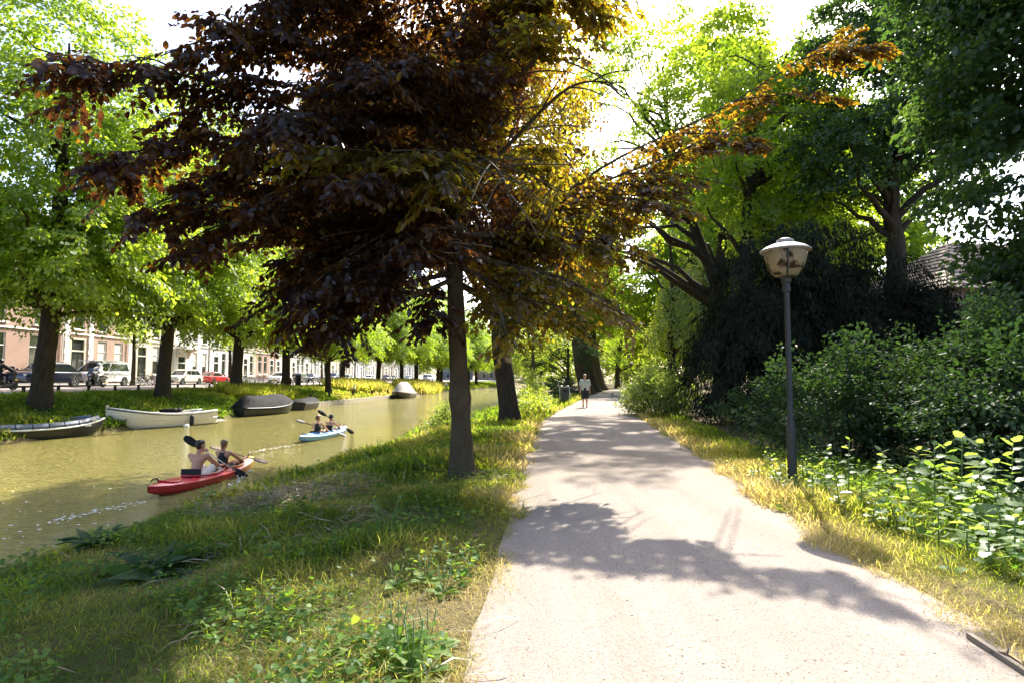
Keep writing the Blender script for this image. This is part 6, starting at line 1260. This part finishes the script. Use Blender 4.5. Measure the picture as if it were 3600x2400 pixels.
grass_obj('grass', 'grass verge with a dry yellow edge beside the lamp', [
    grass_patch(46000, 2.0, 6.0, lambda y: xp1(y) - .16 + jl(y), lambda y: xp1(y) + 3.0, .05, .18, .65, rdry, lean=1.0), grass_patch(46000, 6, 12, lambda y: xp1(y) - .16 + jl(y), lambda y: xp1(y) + 3.0, .07, .22, .85, rdry, lean=.85), grass_patch(1500, 2.5, 12, lambda y: xp1(y) - .4 + jl(y), lambda y: xp1(y), .03, .1, .7, lambda x, y: .85 + 0 * x, lean=1.2), grass_patch(12000, 12, 24, lambda y: xp1(y) - .1, lambda y: xp1(y) + 1.5, .1, .26, 2.2, rdry)])
def ldry(x, y): return np.clip(.22 + .5 * (fld(x, y, .35) - .5) + .5 * np.exp(-((y - 72) / 12) ** 2) * (x > xl(y) - 9), .05, .9)
grass_obj('grass', 'long grass covering the far bank below the lime trees', [
    grass_patch(34000, 16, 46, lambda y: xl(y) - 7, lambda y: xl(y) - .05, .2, .38, 2.2, ldry), grass_patch(30000, 16, 50, lambda y: np.maximum(xl(y) - 11.2, -27.6), lambda y: xl(y) - 6.5, .05, .12, 3.0, ldry), grass_patch(26000, 46, 90, lambda y: xl(y) - 7, lambda y: xl(y) - .25, .2, .42, 3.4, ldry), grass_patch(16000, 46, 95, lambda y: np.maximum(xl(y) - 12, -27.6), lambda y: xl(y) - 6.5, .07, .18, 4.5, ldry), grass_patch(16000, 90, 190, lambda y: xl(y) - 8, lambda y: xl(y) - .1, .25, .5, 6, ldry)])
def tall(label, cx, cyy, rx, ry, n, l0, l1, dry_):
    th = rng.random(n) * 2 * np.pi; r = np.sqrt(rng.random(n)); x = cx + rx * r * np.cos(th); y = cyy + ry * r * np.sin(th); z = ground(x, y)
    D = np.stack([rng.normal(0, .28, n), rng.normal(0, .28, n), np.ones(n)], 1); Nn = np.stack([-D[:, 0], -D[:, 1], .3 + rng.random(n)], 1) + rng.normal(0, .4, (n, 3))
    grass_obj('tall_grass', label, [[np.stack([x, y, z], 1), D, Nn, l0 + (l1 - l0) * rng.random(n), np.clip(dry_ + rng.normal(0, .12, n), 0, 1), 1.6]])
tall('tall bright green grass above the black covered boats', -20.4, 46.0, 2.3, 5.0, 8000, .5, 1.05, .42); tall('tall yellow grass on the bank above the mooring posts', -19.4, 72, 3.2, 9, 8000, .8, 1.5, .58); tall('tall pale grass under the leaning lime trunks', -15.6, 96, 3.5, 12, 6000, .8, 1.7, .6)
# broad leaved ground cover
def cover(name, label, pts, leaf0, leaf1, m, h=.12, shape='heart'):
    x, y = pts; n = len(x); z = ground(x, y) + h * rng.random(n) ** 1.5
    D = np.stack([rng.normal(0, 1, n), rng.normal(0, 1, n), rng.normal(.1, .3, n)], 1); Nn = np.stack([rng.normal(0, .35, n), rng.normal(0, .35, n), np.ones(n)], 1)
    V, F, r = leaf_arr(np.stack([x, y, z], 1), D, Nn, leaf0 + (leaf1 - leaf0) * rng.random(n), shape); o = obj(name, arr_mesh(name, V, F, m, rnd=r)); tag(o, label, 'weeds', kind='stuff')
def cl(n, y0, y1, fx0, fx1, thr, k):
    y = y0 + (y1 - y0) * rng.random(n); x = fx0(y) + (fx1(y) - fx0(y)) * rng.random(n); q = fld(x, y, k) + .25 * rng.random(n) > thr; return x[q], y[q]
pts = [cl(26000, 1.8, 8, lambda y: xr(y) + .3, lambda y: xp0(y) - .1, .72, 2.3), cl(22000, 8, 22, lambda y: xr(y), lambda y: xp0(y) - .3, .62, 1.7)]
cover('ground_cover', 'small leaved weeds creeping through the near bank grass', (np.concatenate([p[0] for p in pts]), np.concatenate([p[1] for p in pts])), .025, .06, M_HERB, .2)
pts = [cl(9000, 4, 14, lambda y: xp1(y) + .9, lambda y: xp1(y) + 3.6, .55, 1.9)]
cover('ground_cover', 'leafy weeds in the verge below the dark shrubs', (np.concatenate([p[0] for p in pts]), np.concatenate([p[1] for p in pts])), .03, .075, M_HERB, .3)
cover('ground_cover', 'ivy like weeds on the shaded far bank beneath the limes', cl(16000, 18, 50, lambda y: xl(y) - 5, lambda y: xl(y) - .1, .4, .6), .10, .2, M_HERB, .2)
LEAF['_g'] = (LEAF['grass'][0] * np.array([1, .45, 1]), LEAF['grass'][1])
x, y = cl(16000, 2, 18, lambda y: xr(y) + .2, lambda y: xp0(y), .86, 1.1); n = len(x)
V, F, r = leaf_arr(np.stack([x, y, ground(x, y) + .03 + .05 * rng.random(n)], 1), np.stack([rng.normal(0, 1, n), rng.normal(0, .5, n), rng.normal(0, .25, n)], 1), np.tile([0, 0, 1.0], (n, 1)) + rng.normal(0, .4, (n, 3)), .12 + .3 * rng.random(n), '_g'); o = obj('dry_straw', arr_mesh('dry_straw', V, F, M_STRAW, rnd=r)); tag(o, 'loose dry straw scattered on the near bank', 'straw', kind='stuff')
n = 3600; x = rng.normal(-3.3, .5, n); y = rng.normal(9.0, .42, n); V, F, r = leaf_arr(np.stack([x, y, ground(x, y) + .03 + .08 * rng.random(n)], 1), np.stack([rng.normal(0, 1, n), rng.normal(0, .5, n), rng.normal(0, .2, n)], 1), np.tile([0, 0, 1.0], (n, 1)) + rng.normal(0, .4, (n, 3)), .15 + .35 * rng.random(n), '_g'); o = obj('straw_heap', arr_mesh('straw_heap', V, F, M_STRAW, rnd=r)); tag(o, 'flattened heap of dry straw near the water edge', 'straw', kind='stuff')
# litter on the path: grit, twigs
n = 2600; y = 2.5 + 14 * rng.random(n) ** 1.6; u = rng.random(n); x = xp0(y) + (xp1(y) - xp0(y)) * (.02 + .96 * u); z = .03 + .035 * (1 - (2 * u - 1) ** 2) + .002
V, F, r = leaf_arr(np.stack([x, y, z], 1), np.stack([rng.normal(0, 1, n), rng.normal(0, 1, n), np.zeros(n)], 1), np.tile([0, 0, 1.0], (n, 1)) + rng.normal(0, .2, (n, 3)), .012 + .03 * rng.random(n) ** 2, 'needle'); o = obj('path_litter', arr_mesh('path_litter', V, F, mat('grit', (.12, .09, .07), .9), rnd=r)); tag(o, 'tiny dark twigs and grit scattered on the gravel path', 'grit', kind='stuff')
# leaf shapes for the large leaved plants
def strip_leaf(widths, m, rv, bend=.25, name='leaf', wave=0.0, lobes=False):
    n = len(widths); V = []; F = []
    for i, w in enumerate(widths):
        u = i / (n - 1); z = -bend * u * u; dz_ = .10 * w; ww = wave * math.sin(i * 2.1)
        V += [(u, w, z + dz_ + ww), (u, 0, z), (u, -w, z + dz_ - ww)]
    for i in range(n - 1):
        for k in (0, 1): F.append((3 * i + k, 3 * i + k + 1, 3 * i + k + 4, 3 * i + k + 3))
    return arr_mesh(name, np.array(V), np.array(F), m, rnd=np.full(len(V), rv), smooth=False)
DOCKL = [strip_leaf([.02, .03, .11, .15, .17, .16, .12, .06, .005], M_DOCK, v, b_, wave=.02) for v, b_ in ((.2, .65), (.6, .9), (.9, .5))]
POPL = [strip_leaf([.02, .02, .30, .40, .26, .36, .20, .24, .01], M_POPLAR, v, b_) for v, b_ in ((.1, .15), (.5, .25), (.95, .1))]
NETL = [strip_leaf([.01, .2, .27, .22, .12, .005], M_HERB, v, b_) for v, b_ in ((.3, .2), (.7, .3), (1, .15))]
NETP = [strip_leaf([.01, .22, .3, .24, .12, .005], M_POPLAR, v, b_) for v, b_ in ((.2, .2), (.6, .3), (1, .15))]
PLAL = [strip_leaf([.03, .04, .2, .27, .27, .2, .1, .005], M_HERB, v, b_) for v, b_ in ((.4, .35), (.8, .25), (1, .4))]
def stick_leaf(par, me, p, az, pitch, roll, s):
    o = obj('leaf', me, par); o.location = tuple(float(v) for v in p); o.rotation_euler = (roll, -pitch, az); o.scale = (s, s, s); return o
def upright(name, label, px, py, h, nl, ls, leaves, group, dz0=0.0, pos=None, stems=1):
    p = gp(px, py, dz0) if pos is None else np.array([*pos, 0]); z = float(ground(p[0], p[1])); t = empty(name, (p[0], p[1], z), 0, label, 'plant', group)
    for s in range(stems):
        o0 = rng.normal(0, .07 if stems > 1 else .0, 2); tip = np.array([o0[0] * 2 + rng.normal(0, .06), o0[1] * 2 + rng.normal(0, .06), h * (1 if s == 0 else .55 + .4 * rng.random())]); pts_ = bez((o0[0], o0[1], -.03), (o0[0] * 1.3, o0[1] * 1.3, tip[2] * .5), tip, 6)
        MB().tube(pts_, np.linspace(.009, .004, 6), 5).build('stem', STEM, t, True)
        for k in range(nl):
            u = .12 + .88 * (k + .5) / nl; P = np.array([np.interp(u, np.linspace(0, 1, 6), pts_[:, j]) for j in range(3)]); stick_leaf(t, leaves[rng.integers(len(leaves))], P, k * 2.4 + rng.normal(0, .4), rng.uniform(-.1, .5) if u < .9 else .8, rng.normal(0, .35), ls * (1.15 - .6 * u) * rng.uniform(.75, 1.25))
    return t
GP = 'leafy poplar shoots below the dark shrubs'
for (px_, py_, h_, nl_, ls_) in [(2900, 1720, .62, 13, .12), (2985, 1740, .75, 14, .13), (3090, 1750, .42, 10, .12), (3200, 1790, .5, 11, .13), (3290, 1810, .85, 13, .2), (3385, 1830, .98, 14, .22), (3440, 1880, .6, 10, .2), (3520, 1860, .75, 12, .2), (3570, 1990, .45, 10, .14), (3480, 2010, .4, 9, .12), (3150, 1840, .38, 9, .13), (3030, 1790, .45, 10, .13), (2950, 1790, .45, 11, .13), (3120, 1720, .55, 11, .15), (3240, 1740, .6, 12, .17), (3330, 1770, .7, 12, .2), (3450, 1790, .8, 12, .22), (3560, 1800, .85, 12, .22), (3400, 1950, .45, 10, .17), (3300, 1900, .45, 10, .14), (3540, 1930, .5, 11, .18), (3220, 1870, .4, 9, .13), (2860, 1760, .4, 10, .12), (3070, 1840, .35, 9, .12)]:
    for _r in range(1): upright('poplar_shoot', 'tall poplar shoot with broad lobed leaves before the dark shrubs' if ls_ > .15 else 'low poplar shoot with small pale leaves in the verge near the lamp', px_, py_, h_, nl_ + 4, ls_ * 1.1, POPL, GP)
for (px_, py_, h_, st_) in [(2700, 1660, .42, 5), (2745, 1700, .38, 5), (2830, 1690, .42, 5), (2860, 1650, .5, 4), (2660, 1690, .34, 5), (2790, 1725, .34, 5), (2720, 1720, .3, 5)]:
    upright('leafy_weed', 'pale leafy weed clump crowding the foot of the lamp post', px_, py_, h_, 8, .10, NETP, 'weeds at the foot of the lamp', stems=st_)
for (px_, py_, h_, lab) in [(1335, 1960, .42, 'upright nettle like weed standing alone on the near bank'), (1200, 1790, .3, 'low pale weed in the shaded grass by the beech trunk'), (1120, 1790, .3, 'yellow green weed lit by a sun fleck near the water')]: upright('weed', lab, px_, py_, h_, 9, .10, NETL, None, -.2, stems=3)
for (px_, py_) in [(1010, 1650), (1120, 1620), (1230, 1595), (1330, 1570), (1420, 1545), (1480, 1530), (760, 1745), (860, 1700)]: upright('waterside_weed', 'leafy weed growing along the water edge before the beech trunk', px_, py_, .42, 9, .13, NETL, 'weeds along the water edge', -.5, stems=4)
for (px_, py_) in [(2400, 1580), (2480, 1610), (2560, 1640), (2640, 1600), (2330, 1540)]: upright('shade_weed', 'small weed in the shaded verge between the path and the yew', px_, py_, .25, 7, .08, NETL, 'weeds in the shaded verge', stems=3)
# dock plant
dp = gp(560, 2060, -.45); t = empty('dock_plant', (dp[0], dp[1], float(ground(dp[0], dp[1]))), 0, 'large dock plant with long drooping leaves on the shaded bank', 'plant')
for k in range(64): a = k * 2.4; stick_leaf(t, DOCKL[k % 3], (.11 * (k % 4) * math.cos(a), .11 * (k % 4) * math.sin(a), .02), a + rng.normal(0, .5), .25 + .75 * rng.random(), rng.normal(0, .6), .2 + .2 * rng.random())
dp = gp(330, 1960, -.55); t = empty('dock_plant', (dp[0], dp[1], float(ground(dp[0], dp[1]))), 0, 'smaller dock plant close to the dark water', 'plant')
for k in range(26): a = k * 2.4; stick_leaf(t, DOCKL[k % 3], (.04 * math.cos(a), .04 * math.sin(a), .02), a, .5 + .6 * ((k * 7) % 10) / 10, rng.normal(0, .3), .2 + .18 * rng.random())
# plantain rosettes
for (px_, py_, nn_, s_, lab) in [(1395, 2330, 12, .19, 'broad leaved plantain with seed spikes at the sunny path edge'), (1500, 2290, 10, .16, 'plantain rosette beside the larger one at the gravel edge'), (1450, 2385, 12, .2, 'lush plantain rosette beside the bare gravel'), (1560, 2090, 9, .14, 'small plantain in the sunlit dry grass'), (1490, 2050, 9, .14, 'plantain at the boundary of sun and shade'), (1390, 2060, 7, .12, 'tiny plantain among yellow grass'), (3340, 2020, 7, .1, 'flat rosette in the dry verge opposite the plantain'), (2760, 1800, 7, .12, 'small rosette at the path edge by the lamp shadow')]:
    p = gp(px_, py_, 0); t = empty('plantain', (p[0], p[1], float(ground(p[0], p[1]))), 0, lab, 'plant', 'plantain rosettes along the path')
    for k in range(nn_): a = k * 2.4 + rng.normal(0, .2); stick_leaf(t, PLAL[k % 3], (.015 * math.cos(a), .015 * math.sin(a), .015), a, .25 + .6 * rng.random(), rng.normal(0, .2), s_ * rng.uniform(.7, 1.2))
    for k in range(3): MB().tube([(0, 0, 0), (.03 * (k - 1), .02, s_ * .8), (.05 * (k - 1), .03, s_ * 1.5)], [.003, .003, .005], 5).build('seed_spike', STEM, t, True)
